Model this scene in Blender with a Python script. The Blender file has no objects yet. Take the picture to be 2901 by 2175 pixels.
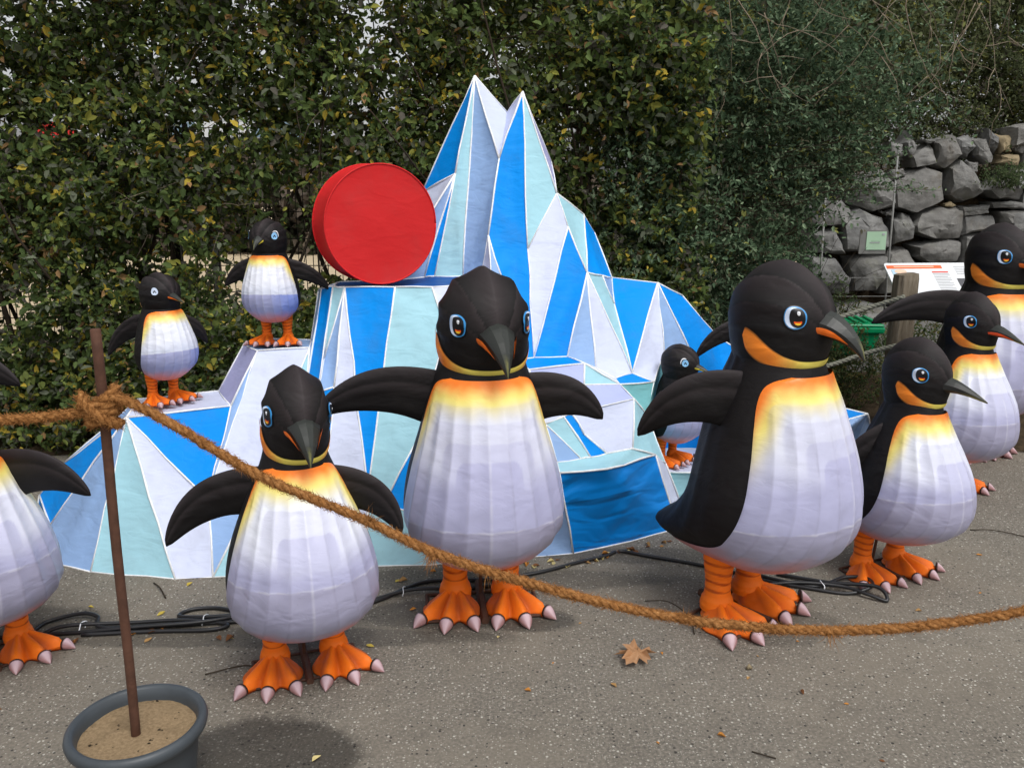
import bpy, bmesh, math, random
import numpy as np
from mathutils import Vector, Matrix, noise as mnoise

R = math.radians
PI = math.pi
random.seed(7)
rng = np.random.default_rng(11)
scene = bpy.context.scene
C = scene.collection

# ------------------------------------------------------------------ camera
cam_d = bpy.data.cameras.new('camera')
cam = bpy.data.objects.new('camera', cam_d)
C.objects.link(cam)
cam.location = (0, 0, 1.6)
cam.rotation_euler = (R(90 - 13.5), 0, 0)
cam_d.sensor_fit = 'HORIZONTAL'
cam_d.sensor_width = 36.0
cam_d.lens = 36.0 * 0.83
cam_d.clip_start = 0.05
cam_d.clip_end = 500
scene.camera = cam

# ------------------------------------------------------------------ sky, sun, exposure (overcast)
SUN_EL, SUN_AZ = R(58), R(150)      # azimuth clockwise from +Y: behind the camera, to the right
world = bpy.data.worlds.new('World')
scene.world = world
world.use_nodes = True
wn, wl = world.node_tree.nodes, world.node_tree.links
wn.clear()
sky = wn.new('ShaderNodeTexSky')
sky.sky_type = 'NISHITA'
sky.sun_disc = False
sky.sun_elevation = SUN_EL
sky.sun_rotation = SUN_AZ
sky.air_density = 1.0
sky.dust_density = 4.0
hsv = wn.new('ShaderNodeHueSaturation')
hsv.inputs['Saturation'].default_value = 0.12
bgn = wn.new('ShaderNodeBackground')
bgn.inputs['Strength'].default_value = 0.15
wo = wn.new('ShaderNodeOutputWorld')
wl.new(sky.outputs[0], hsv.inputs['Color'])
wl.new(hsv.outputs[0], bgn.inputs['Color'])
wl.new(bgn.outputs[0], wo.inputs['Surface'])

sun_d = bpy.data.lights.new('sun', 'SUN')
sun_d.energy = 1.1
sun_d.angle = R(25)
sun_d.color = (1.0, 0.97, 0.93)
sun = bpy.data.objects.new('sun', sun_d)
C.objects.link(sun)
sdir = Vector((math.sin(SUN_AZ) * math.cos(SUN_EL), math.cos(SUN_AZ) * math.cos(SUN_EL), math.sin(SUN_EL)))
sun.rotation_euler = sdir.to_track_quat('Z', 'Y').to_euler()

vs = scene.view_settings
vs.view_transform = 'Standard'
vs.look = 'None'
vs.exposure = 0.22
vs.gamma = 1.0
vs.use_curve_mapping = False
scene.cycles.max_bounces = 6
scene.cycles.diffuse_bounces = 4
scene.cycles.transparent_max_bounces = 4

# ------------------------------------------------------------------ helpers
def tag(o, label=None, cat=None, group=None, kind=None):
    if label: o['label'] = label
    if cat: o['category'] = cat
    if group: o['group'] = group
    if kind: o['kind'] = kind
    return o

def empty(name, loc=(0, 0, 0), rz=0.0, scale=1.0):
    o = bpy.data.objects.new(name, None)
    o.empty_display_size = 0.1
    C.objects.link(o)
    o.location = loc
    o.rotation_euler = (0, 0, rz)
    o.scale = (scale, scale, scale)
    return o

def link(name, me, parent=None):
    o = bpy.data.objects.new(name, me)
    C.objects.link(o)
    o.parent = parent
    return o

def mesh(name, verts, faces, mats, cols=None, smooth=True, fmat=None):
    me = bpy.data.meshes.new(name)
    me.from_pydata([tuple(v) for v in verts], [], faces)
    if not isinstance(mats, (list, tuple)): mats = [mats]
    for m in mats: me.materials.append(m)
    if fmat is not None:
        me.polygons.foreach_set('material_index', fmat)
    me.polygons.foreach_set('use_smooth', [smooth] * len(me.polygons))
    if cols is not None:
        a = me.color_attributes.new('Col', 'FLOAT_COLOR', 'POINT')
        arr = np.ones((len(verts), 4), dtype=np.float32)
        arr[:, :3] = np.array(cols, dtype=np.float32)
        a.data.foreach_set('color', arr.ravel())
    me.update()
    return me

def make(name, verts, faces, mats, parent=None, **k):
    return link(name, mesh(name, verts, faces, mats, **k), parent)

def outward(me):
    bm = bmesh.new(); bm.from_mesh(me)
    bmesh.ops.recalc_face_normals(bm, faces=bm.faces)
    bm.to_mesh(me); bm.free()
    return me

def grid_faces(nr, nc, wrap=False, off=0):
    f = []
    for i in range(nr - 1):
        for j in range(nc if wrap else nc - 1):
            a = off + i * nc + j; b = off + i * nc + (j + 1) % nc
            f.append((a, b, b + nc, a + nc))
    return f

def tube_geo(pts, rad, seg=8, off=0, cap=True):
    """tube along a list of points with a radius (number or list)"""
    pts = [Vector(p) for p in pts]
    n = len(pts)
    rr = rad if isinstance(rad, (list, tuple)) else [rad] * n
    vv, ff = [], []
    t0 = (pts[1] - pts[0]).normalized()
    up = Vector((0, 0, 1)) if abs(t0.z) < 0.9 else Vector((1, 0, 0))
    u = t0.cross(up).normalized()
    for i in range(n):
        t = (pts[min(i + 1, n - 1)] - pts[max(i - 1, 0)])
        if t.length < 1e-9: t = t0
        t.normalize()
        u = (u - t * u.dot(t))
        if u.length < 1e-6: u = t.orthogonal()
        u.normalize()
        w = t.cross(u)
        for j in range(seg):
            a = 2 * PI * j / seg
            vv.append(pts[i] + (u * math.cos(a) + w * math.sin(a)) * rr[i])
    ff = grid_faces(n, seg, True, off)
    if cap:
        ff.append(tuple(off + j for j in range(seg))[::-1])
        ff.append(tuple(off + (n - 1) * seg + j for j in range(seg)))
    return vv, ff

def tube(name, pts, rad, mat, parent=None, seg=8, smooth=True):
    v, f = tube_geo(pts, rad, seg)
    return make(name, v, f, mat, parent, smooth=smooth)

def catmull(pts, n=8):
    P = [Vector(p) for p in pts]
    P = [P[0] * 2 - P[1]] + P + [P[-1] * 2 - P[-2]]
    out = []
    for i in range(1, len(P) - 2):
        for k in range(n):
            t = k / n
            a, b, c, d = P[i - 1], P[i], P[i + 1], P[i + 2]
            out.append(0.5 * ((2 * b) + (c - a) * t + (2 * a - 5 * b + 4 * c - d) * t * t + (3 * b - a - 3 * c + d) * t ** 3))
    out.append(P[-2])
    return out

def box_geo(x0, x1, y0, y1, z0, z1, off=0):
    v = [(x0, y0, z0), (x1, y0, z0), (x1, y1, z0), (x0, y1, z0), (x0, y0, z1), (x1, y0, z1), (x1, y1, z1), (x0, y1, z1)]
    f = [(0, 3, 2, 1), (4, 5, 6, 7), (0, 1, 5, 4), (1, 2, 6, 5), (2, 3, 7, 6), (3, 0, 4, 7)]
    return v, [tuple(i + off for i in q) for q in f]

def bevel(o, w=0.005, seg=2):
    m = o.modifiers.new('bevel', 'BEVEL'); m.width = w; m.segments = seg; m.limit_method = 'ANGLE'
    return o

def sstep(a, b, x):
    t = min(1.0, max(0.0, (x - a) / (b - a)))
    return t * t * (3 - 2 * t)

def mixc(a, b, t):
    return tuple(a[i] + (b[i] - a[i]) * t for i in range(3))

def table(tab, z):
    """smooth interpolation in a table of rows (z, v1, v2, ...)"""
    if z <= tab[0][0]: return tab[0][1:]
    if z >= tab[-1][0]: return tab[-1][1:]
    for i in range(len(tab) - 1):
        if tab[i][0] <= z <= tab[i + 1][0]:
            h = tab[i + 1][0] - tab[i][0]
            t = (z - tab[i][0]) / h
            out = []
            for k in range(1, len(tab[0])):
                p0, p1 = tab[i][k], tab[i + 1][k]
                d = (p1 - p0) / h
                m0 = d if i == 0 else (p1 - tab[i - 1][k]) / (tab[i + 1][0] - tab[i - 1][0])
                m1 = d if i + 2 >= len(tab) else (tab[i + 2][k] - p0) / (tab[i + 2][0] - tab[i][0])
                out.append((2 * t ** 3 - 3 * t * t + 1) * p0 + (t ** 3 - 2 * t * t + t) * h * m0 + (-2 * t ** 3 + 3 * t * t) * p1 + (t ** 3 - t * t) * h * m1)
            return out

# value noise for arrays
def _h(i, j, k):
    n = (i * 374761393 + j * 668265263 + k * 2147483647) & 0xffffffff
    n = ((n ^ (n >> 13)) * 1274126177) & 0xffffffff
    return ((n ^ (n >> 16)) & 0xffff) / 65535.0
def vnoise(x, y, z):
    x, y, z = (np.asarray(a, dtype=np.float64) for a in (x, y, z))
    i, j, k = (np.floor(a).astype(np.int64) for a in (x, y, z))
    fx, fy, fz = x - i, y - j, z - k
    fx, fy, fz = (f * f * (3 - 2 * f) for f in (fx, fy, fz))
    r = 0
    for a in (0, 1):
        for b in (0, 1):
            for c in (0, 1):
                w = (fx if a else 1 - fx) * (fy if b else 1 - fy) * (fz if c else 1 - fz)
                r = r + w * _h(i + a, j + b, k + c)
    return r

# ------------------------------------------------------------------ materials
class NT:
    """small helper round a material's node tree"""
    def __init__(s, name):
        s.m = bpy.data.materials.new(name); s.m.use_nodes = True
        s.n, s.l = s.m.node_tree.nodes, s.m.node_tree.links
        s.b = s.n['Principled BSDF']; s.out = s.n['Material Output']
    def node(s, t, **k):
        x = s.n.new('ShaderNode' + t)
        for a, v in k.items(): setattr(x, a, v)
        return x
    def put(s, v, sock):
        if hasattr(v, 'is_output'): s.l.new(v, sock)
        elif isinstance(v, (tuple, list)) and len(v) == 3 and sock.type == 'RGBA': sock.default_value = (*v, 1)
        else: sock.default_value = v
    def pos(s, scale=(1, 1, 1), obj=False):
        m = s.node('Mapping'); m.inputs['Scale'].default_value = scale
        g = s.node('TexCoord').outputs['Object'] if obj else s.node('NewGeometry').outputs['Position']
        s.l.new(g, m.inputs['Vector'])
        return m.outputs[0]
    def noise(s, scale, detail=3, rough=0.55, vec=None, dist=0.0):
        x = s.node('TexNoise'); x.inputs['Scale'].default_value = scale; x.inputs['Detail'].default_value = detail
        x.inputs['Roughness'].default_value = rough; x.inputs['Distortion'].default_value = dist
        if vec is not None: s.l.new(vec, x.inputs['Vector'])
        return x.outputs['Fac']
    def math(s, op, a, b=0.0, clamp=False):
        x = s.node('Math', operation=op, use_clamp=clamp); s.put(a, x.inputs[0]); s.put(b, x.inputs[1]); return x.outputs[0]
    def ramp(s, fac, stops):
        x = s.node('ValToRGB'); e = x.color_ramp.elements
        while len(e) < len(stops): e.new(0.5)
        for q, (p, c) in zip(e, stops):
            q.position = p; q.color = (*c, 1) if len(c) == 3 else c
        s.l.new(fac, x.inputs[0]); return x.outputs[0]
    def smooth(s, v, a, b):
        x = s.node('MapRange', interpolation_type='SMOOTHSTEP'); s.put(v, x.inputs[0]); x.inputs[1].default_value = a; x.inputs[2].default_value = b
        return x.outputs[0]
    def mix(s, fac, a, b, blend='MIX'):
        x = s.node('Mix', data_type='RGBA', blend_type=blend)
        s.put(fac, x.inputs[0]); s.put(a, x.inputs[6]); s.put(b, x.inputs[7]); return x.outputs[2]
    def bump(s, h, strength=0.2, dist=0.01, prev=None):
        x = s.node('Bump'); x.inputs['Strength'].default_value = strength; x.inputs['Distance'].default_value = dist
        s.l.new(h, x.inputs['Height'])
        if prev is not None: s.l.new(prev, x.inputs['Normal'])
        return x.outputs[0]
    def fin(s, col=None, rough=None, normal=None, spec=None, metal=None):
        if col is not None: s.put(col, s.b.inputs['Base Color'])
        if rough is not None: s.put(rough, s.b.inputs['Roughness'])
        if normal is not None: s.l.new(normal, s.b.inputs['Normal'])
        if spec is not None: s.b.inputs['Specular IOR Level'].default_value = spec
        if metal is not None: s.b.inputs['Metallic'].default_value = metal
        return s.m

def fabric(name, col=None, rough=0.42, wrinkle=0.25, dirt=0.12, spec=0.4, attr=False, obj=True, scale=1.0):
    """stretched satin cloth: faint weave, soft wrinkles and a little grime"""
    t = NT(name)
    if attr:
        a = t.node('Attribute'); a.attribute_name = 'Col'; base = a.outputs['Color']
    else:
        base = col
    p = t.pos(obj=obj)
    d = t.noise(5 * scale, 5, 0.65, p)
    c = t.mix(t.math('MULTIPLY', t.smooth(d, 0.45, 0.75), dirt), base, (0.12, 0.11, 0.10))
    spots = t.smooth(t.noise(60 * scale, 3, 0.6, p), 0.68, 0.78)
    c = t.mix(t.math('MULTIPLY', spots, dirt * 1.5), c, (0.10, 0.09, 0.08))
    w = t.noise(7 * scale, 2, 0.5, t.pos((1, 1, 2.2), obj), 0.6)
    n = t.bump(w, wrinkle, 0.03)
    cr = t.noise(3.2 * scale, 3, 0.6, t.pos((1.0, 1.0, 3.5), obj), 2.2)          # sharp little tension creases
    cr = t.math('ABSOLUTE', t.math('SUBTRACT', cr, 0.5))
    n = t.bump(t.smooth(cr, 0.0, 0.035), wrinkle * 0.26, 0.006, n)
    n = t.bump(t.noise(420, 1, 0.5, p), 0.05, 0.004, n)
    return t.fin(c, t.math('ADD', t.math('MULTIPLY', d, 0.12), rough - 0.06), n, spec)

M = {}
M['black'] = fabric('black_cloth', (0.0085, 0.0072, 0.0078), 0.6, 0.3, 0.05, 0.2)
M['black_tone'] = fabric('black_airbrush_highlight_cloth', None, 0.6, 0.3, 0.05, 0.2, attr=True)
M['belly'] = fabric('printed_belly_cloth', None, 0.38, 0.24, 0.08, 0.38, attr=True)
M['paint'] = fabric('painted_cloth', None, 0.55, 0.35, 0.22, 0.25, attr=True, scale=1.6)
M['beak'] = fabric('beak_cloth', None, 0.42, 0.1, 0.08, 0.4, attr=True)
for k, c in {'blue': (0.0, 0.255, 0.78), 'aqua': (0.345, 0.60, 0.695), 'light': (0.27, 0.42, 0.70), 'white': (0.59, 0.64, 0.82),
             'lav': (0.42, 0.47, 0.74), 'teal': (0.20, 0.50, 0.54), 'pur': (0.36, 0.37, 0.60)}.items():
    M[k] = fabric('satin_' + k, c, 0.55, 0.26, 0.15, 0.12, obj=False)
M['red'] = fabric('red_cloth', (0.58, 0.018, 0.02), 0.55, 0.11, 0.10, 0.2)
M['navy'] = fabric('navy_cloth', (0.004, 0.07, 0.30), 0.5, 0.2, 0.2, 0.3, obj=False)

def satin_folds():
    t = NT('satin_blue_folds')
    p = t.pos((1, 1, 1))
    w = t.node('TexWave', wave_type='BANDS', bands_direction='Z')
    mp = t.node('Mapping'); mp.inputs['Rotation'].default_value = (0, R(25), 0); t.l.new(p, mp.inputs['Vector'])
    t.l.new(mp.outputs[0], w.inputs['Vector'])
    w.inputs['Scale'].default_value = 2.2; w.inputs['Distortion'].default_value = 9.0; w.inputs['Detail'].default_value = 1.5; w.inputs['Detail Scale'].default_value = 1.2
    n = t.bump(w.outputs['Fac'], 0.16, 0.05)
    n = t.bump(t.noise(4, 2, 0.5, t.pos((.7, .7, 2.4)), 1.0), 0.5, 0.06, n)
    return t.fin((0.0, 0.215, 0.68), 0.40, n, 0.3)
M['blue_folds'] = satin_folds()

def simple(name, col, rough=0.6, spec=0.3, var=0.25, scale=20, bump=0.0, metal=0.0, obj=True):
    t = NT(name)
    n = t.noise(scale, 4, 0.6, t.pos(obj=obj))
    c = t.mix(t.math('MULTIPLY', t.smooth(n, 0.3, 0.75), var), col, tuple(x * 0.35 for x in col))
    return t.fin(c, rough, t.bump(n, bump, 0.01) if bump else None, spec, metal)

M['piping'] = simple('piping_cord', (0.88, 0.90, 0.92), 0.6, 0.3, 0.25, 45, obj=False)
M['eye_black'] = simple('eye_black', (0.006, 0.006, 0.008), 0.3, 0.4, 0)
M['eye_white'] = simple('eye_white', (0.60, 0.70, 0.88), 0.35, 0.4, 0)
M['eye_blue'] = simple('eye_blue', (0.05, 0.30, 0.68), 0.35, 0.4, 0)
M['eye_sky'] = simple('eye_sky', (0.25, 0.52, 0.82), 0.35, 0.4, 0)
M['eye_orange'] = simple('eye_orange', (0.85, 0.10, 0.01), 0.35, 0.4, 0)
M['eye_yellow'] = simple('eye_yellow', (0.85, 0.55, 0.03), 0.35, 0.4, 0)
M['eye_glint'] = simple('eye_glint', (0.78, 0.8, 0.85), 0.35, 0.4, 0)
M['rust'] = simple('rusty_steel', (0.10, 0.045, 0.028), 0.75, 0.3, 0.6, 30, 0.3)
M['darkmetal'] = simple('dark_steel', (0.045, 0.04, 0.036), 0.6, 0.4, 0.4, 30)
M['greymetal'] = simple('grey_steel', (0.20, 0.20, 0.19), 0.5, 0.5, 0.4, 20)
M['cable'] = simple('cable_rubber', (0.012, 0.012, 0.014), 0.42, 0.5, 0.1)
M['ziptie'] = simple('zip_tie', (0.7, 0.72, 0.75), 0.4, 0.4, 0)
M['pot'] = simple('pot_plastic', (0.052, 0.062, 0.072), 0.45, 0.45, 0.25, 14, 0.08)
M['greyrope'] = simple('grey_rope', (0.27, 0.27, 0.22), 0.85, 0.1, 0.4, 60, 0.2)
M['green'] = simple('green_plastic', (0.0, 0.26, 0.10), 0.4, 0.4, 0.15, 12)
M['bark'] = simple('bark', (0.055, 0.042, 0.030), 0.9, 0.1, 0.6, 25, 0.5)
M['twig'] = simple('pale_twig', (0.25, 0.205, 0.15), 0.9, 0.1, 0.5, 25, 0.3)
M['wire'] = simple('fence_wire', (0.02, 0.022, 0.02), 0.6, 0.3, 0.2)

def coir():
    t = NT('coir')
    p = t.pos(obj=False)
    n = t.noise(90, 4, 0.7, p)
    n2 = t.noise(420, 2, 0.6, p)
    c = t.ramp(n, [(0.25, (0.13, 0.052, 0.016)), (0.5, (0.30, 0.135, 0.044)), (0.75, (0.46, 0.24, 0.095))])
    return t.fin(c, 0.9, t.bump(n2, 0.6, 0.004), 0.08)
M['coir'] = coir()

def leafmat(name, trans=0.46, rough=0.55, spec=0.10):
    t = NT(name)
    a = t.node('Attribute'); a.attribute_name = 'Col'
    t.fin(a.outputs['Color'], rough, None, spec)
    tr = t.node('BsdfTranslucent'); t.l.new(a.outputs['Color'], tr.inputs['Color'])
    mx = t.node('MixShader'); mx.inputs[0].default_value = trans
    t.l.new(t.b.outputs[0], mx.inputs[1]); t.l.new(tr.outputs[0], mx.inputs[2]); t.l.new(mx.outputs[0], t.out.inputs['Surface'])
    return t.m
M['leaf'] = leafmat('hedge_leaf')
M['deadleaf'] = leafmat('fallen_leaf', 0.1, 0.75, 0.15)

def asphalt():
    t = NT('asphalt')
    p = t.pos()
    big = t.noise(0.9, 5, 0.6, p)
    mid = t.noise(7, 4, 0.6, p)
    fine = t.noise(95, 3, 0.65, p)
    c = t.ramp(fine, [(0.28, (0.082, 0.074, 0.063)), (0.5, (0.160, 0.144, 0.120)), (0.72, (0.26, 0.233, 0.195))])
    c = t.mix(t.smooth(big, 0.35, 0.7), c, t.mix(0.75, c, (0.20, 0.174, 0.138)))
    c = t.mix(t.math('MULTIPLY', t.smooth(mid, 0.5, 0.8), 0.45), c, (0.085, 0.075, 0.062))
    c = t.mix(t.math('MULTIPLY', t.smooth(t.noise(1.7, 5, 0.65, p, 0.5), 0.52, 0.72), 0.40), c, (0.27, 0.24, 0.19))
    c = t.mix(t.math('MULTIPLY', t.smooth(t.noise(2.6, 4, 0.6, t.pos((1, 1, 1)), 1.2), 0.60, 0.74), 0.30), c, (0.07, 0.062, 0.052))
    # pale chippings
    hts = None
    for sc, lo, thr, colr in ((88, 0.80, 0.33, (0.50, 0.48, 0.42)), (150, 0.72, 0.34, (0.36, 0.34, 0.29)), (70, 0.86, 0.30, (0.02, 0.019, 0.018))):
        v = t.node('TexVoronoi'); v.inputs['Scale'].default_value = sc; t.l.new(p, v.inputs['Vector'])
        s = t.node('SeparateColor'); t.l.new(v.outputs['Color'], s.inputs[0])
        m = t.math('MULTIPLY', t.math('GREATER_THAN', s.outputs[0], lo), t.math('LESS_THAN', v.outputs['Distance'], thr))
        c = t.mix(t.math('MULTIPLY', m, t.math('ADD', t.math('MULTIPLY', s.outputs[1], 0.6), 0.35)), c, colr)
        hts = m if hts is None else hts
    # damp stains: beside the pot, under the centre feet, along the cable line
    sep = t.node('SeparateXYZ'); t.l.new(p, sep.inputs[0])
    X, Y = sep.outputs[0], sep.outputs[1]
    edge = t.math('MULTIPLY', t.math('SUBTRACT', t.noise(5, 4, 0.6, p), 0.5), 0.9)
    damp = None
    for (cx, cy, rx, ry, st) in ((-0.69, 2.12, 0.26, 0.19, 0.85), (0.08, 2.88, 0.16, 0.09, 0.7), (-0.28, 2.93, 0.30, 0.12, 0.6), (-0.9, 2.76, 0.95, 0.07, 0.55),
                                 (-1.9, 2.85, 0.45, 0.16, 0.6), (-0.2, 3.22, 0.9, 0.10, 0.5), (0.95, 2.85, 0.3, 0.14, 0.35), (0.6, 3.45, 0.45, 0.08, 0.5)):
        dx = t.math('DIVIDE', t.math('SUBTRACT', X, cx), rx); dy = t.math('DIVIDE', t.math('SUBTRACT', Y, cy), ry)
        r = t.math('SQRT', t.math('ADD', t.math('MULTIPLY', dx, dx), t.math('MULTIPLY', dy, dy)))
        q = t.math('MULTIPLY', t.math('SUBTRACT', 1.0, t.smooth(t.math('ADD', r, edge), 0.82, 1.12)), st)
        damp = q if damp is None else t.math('MAXIMUM', damp, q)
    c = t.mix(damp, c, t.mix(0.74, c, (0.004, 0.004, 0.004)))
    n = t.bump(fine, 0.5, 0.006)
    n = t.bump(hts, 0.3, 0.003, n)
    return t.fin(c, t.math('SUBTRACT', 0.85, t.math('MULTIPLY', damp, 0.25)), n, 0.25)
M['asphalt'] = asphalt()

def soil(name, a, b, scale=30):
    t = NT(name)
    p = t.pos()
    n = t.noise(scale, 6, 0.7, p)
    return t.fin(t.ramp(n, [(0.3, a), (0.7, b)]), 0.95, t.bump(n, 0.8, 0.02), 0.1)
M['soil'] = soil('leaf_litter_soil', (0.022, 0.016, 0.010), (0.085, 0.06, 0.036), 28)
M['sandground'] = soil('sandy_ground', (0.40, 0.32, 0.21), (0.55, 0.45, 0.31), 6)

def potsand():
    t = NT('pot_sand')
    p = t.pos()
    n = t.noise(120, 4, 0.7, p)
    c = t.ramp(n, [(0.3, (0.17, 0.118, 0.066)), (0.7, (0.31, 0.225, 0.135))])
    c = t.mix(t.smooth(t.noise(38, 2, 0.6, p), 0.66, 0.72), c, (0.025, 0.018, 0.012))
    c = t.mix(t.math('MULTIPLY', t.smooth(t.noise(9, 3, 0.6, p), 0.5, 0.75), 0.4), c, (0.12, 0.085, 0.05))
    return t.fin(c, 0.95, t.bump(n, 0.5, 0.004), 0.1)
M['potsand'] = potsand()

def rock():
    t = NT('grey_basalt')
    p = t.pos(obj=True)
    o = t.node('ObjectInfo')
    n = t.noise(7, 6, 0.65, p)
    s = t.noise(5, 4, 0.6, t.pos((1, 1, 5), True))
    c = t.ramp(n, [(0.25, (0.10, 0.10, 0.10)), (0.5, (0.19, 0.19, 0.187)), (0.78, (0.32, 0.318, 0.305))])
    c = t.mix(t.math('MULTIPLY', t.smooth(s, 0.45, 0.7), 0.5), c, (0.07, 0.068, 0.066))
    c = t.mix(t.math('MULTIPLY', o.outputs['Random'], 0.35), c, (0.17, 0.155, 0.13))
    c = t.mix(t.smooth(t.noise(16, 4, 0.7, p), 0.66, 0.76), c, (0.24, 0.24, 0.21))
    c = t.mix(t.math('MULTIPLY', t.smooth(t.noise(3.1, 5, 0.7, t.pos(obj=False)), 0.55, 0.72), 0.55), c, (0.10, 0.105, 0.055))
    c = t.mix(t.math('MULTIPLY', t.smooth(t.noise(2.2, 4, 0.7, t.pos((1, 1, 0.5))), 0.56, 0.72), 0.45), c, (0.16, 0.125, 0.085))
    return t.fin(c, 0.85, t.bump(n, 0.7, 0.03), 0.2)
M['rock'] = rock()
M['tanrock'] = simple('tan_rock', (0.30, 0.24, 0.15), 0.9, 0.1, 0.5, 9, 0.5)

def wood():
    t = NT('weathered_wood')
    n = t.noise(6, 6, 0.7, t.pos((6, 6, 0.7), True), 0.6)
    c = t.ramp(n, [(0.25, (0.075, 0.058, 0.04)), (0.5, (0.20, 0.165, 0.12)), (0.75, (0.33, 0.285, 0.22))])
    return t.fin(c, 0.9, t.bump(n, 0.7, 0.015), 0.1)
M['wood'] = wood()
M['signwhite'] = simple('sign_white', (0.74, 0.76, 0.78), 0.35, 0.5, 0.05)
M['signorange'] = simple('sign_orange', (0.78, 0.14, 0.035), 0.4, 0.4, 0.05)
M['signpale'] = simple('sign_pale_orange', (0.85, 0.55, 0.40), 0.4, 0.4, 0.0)
M['signgrey'] = simple('sign_grey_print', (0.42, 0.43, 0.45), 0.4, 0.4, 0.0)
M['signblue'] = simple('sign_blue_print', (0.42, 0.60, 0.72), 0.4, 0.4, 0.0)
M['signdark'] = simple('sign_dark_print', (0.09, 0.09, 0.10), 0.4, 0.4, 0.3, 60)
M['signred'] = simple('sign_red_print', (0.70, 0.08, 0.05), 0.4, 0.4, 0.0)
M['noticegreen'] = simple('notice_green_paper', (0.42, 0.62, 0.44), 0.6, 0.2, 0.05)
M['concrete'] = simple('concrete', (0.24, 0.235, 0.225), 0.9, 0.15, 0.4, 14, 0.3)
M['vanwhite'] = simple('van_white', (0.72, 0.74, 0.76), 0.35, 0.5, 0.05)
M['vanred'] = simple('van_red', (0.62, 0.025, 0.02), 0.35, 0.5, 0.05)
M['glass'] = simple('dark_glass', (0.24, 0.34, 0.42), 0.15, 0.6, 0.1)

# ------------------------------------------------------------------ ground
def sheet(name, x0, x1, y0, y1, z, mat, nx=2, ny=2):
    v = [(x0 + (x1 - x0) * i / (nx - 1), y0 + (y1 - y0) * j / (ny - 1), z) for j in range(ny) for i in range(nx)]
    return tag(make(name, v, grid_faces(ny, nx), mat, smooth=False), kind='structure')
sheet('ground', -150, 150, -100, 250, -0.012, M['sandground'])
sheet('asphalt_path', -14, 14, -8, 4.95, 0.0, M['asphalt'])
# soil strip under the hedge and shrubs, uneven
nx, ny = 120, 40
vv = []
for j in range(ny):
    for i in range(nx):
        x = -9 + 18 * i / (nx - 1); y = 4.88 + (8.6 - 4.88) * j / (ny - 1)
        if x < 0.4: y = 4.88 + (6.1 - 4.88) * j / (ny - 1)
        e = 1 - abs(j / (ny - 1) * 2 - 1) ** 6
        vv.append((x, y + 0.06 * math.sin(x * 5) * (j == 0), 0.004 + e * (0.02 + 0.05 * mnoise.noise((x * 1.5, y * 1.5, 0)) ** 2 + 0.015 * mnoise.noise((x * 9, y * 9, 3)) + 0.01)))
tag(make('planting_bed', vv, grid_faces(ny, nx), M['soil']), kind='structure')

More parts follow.
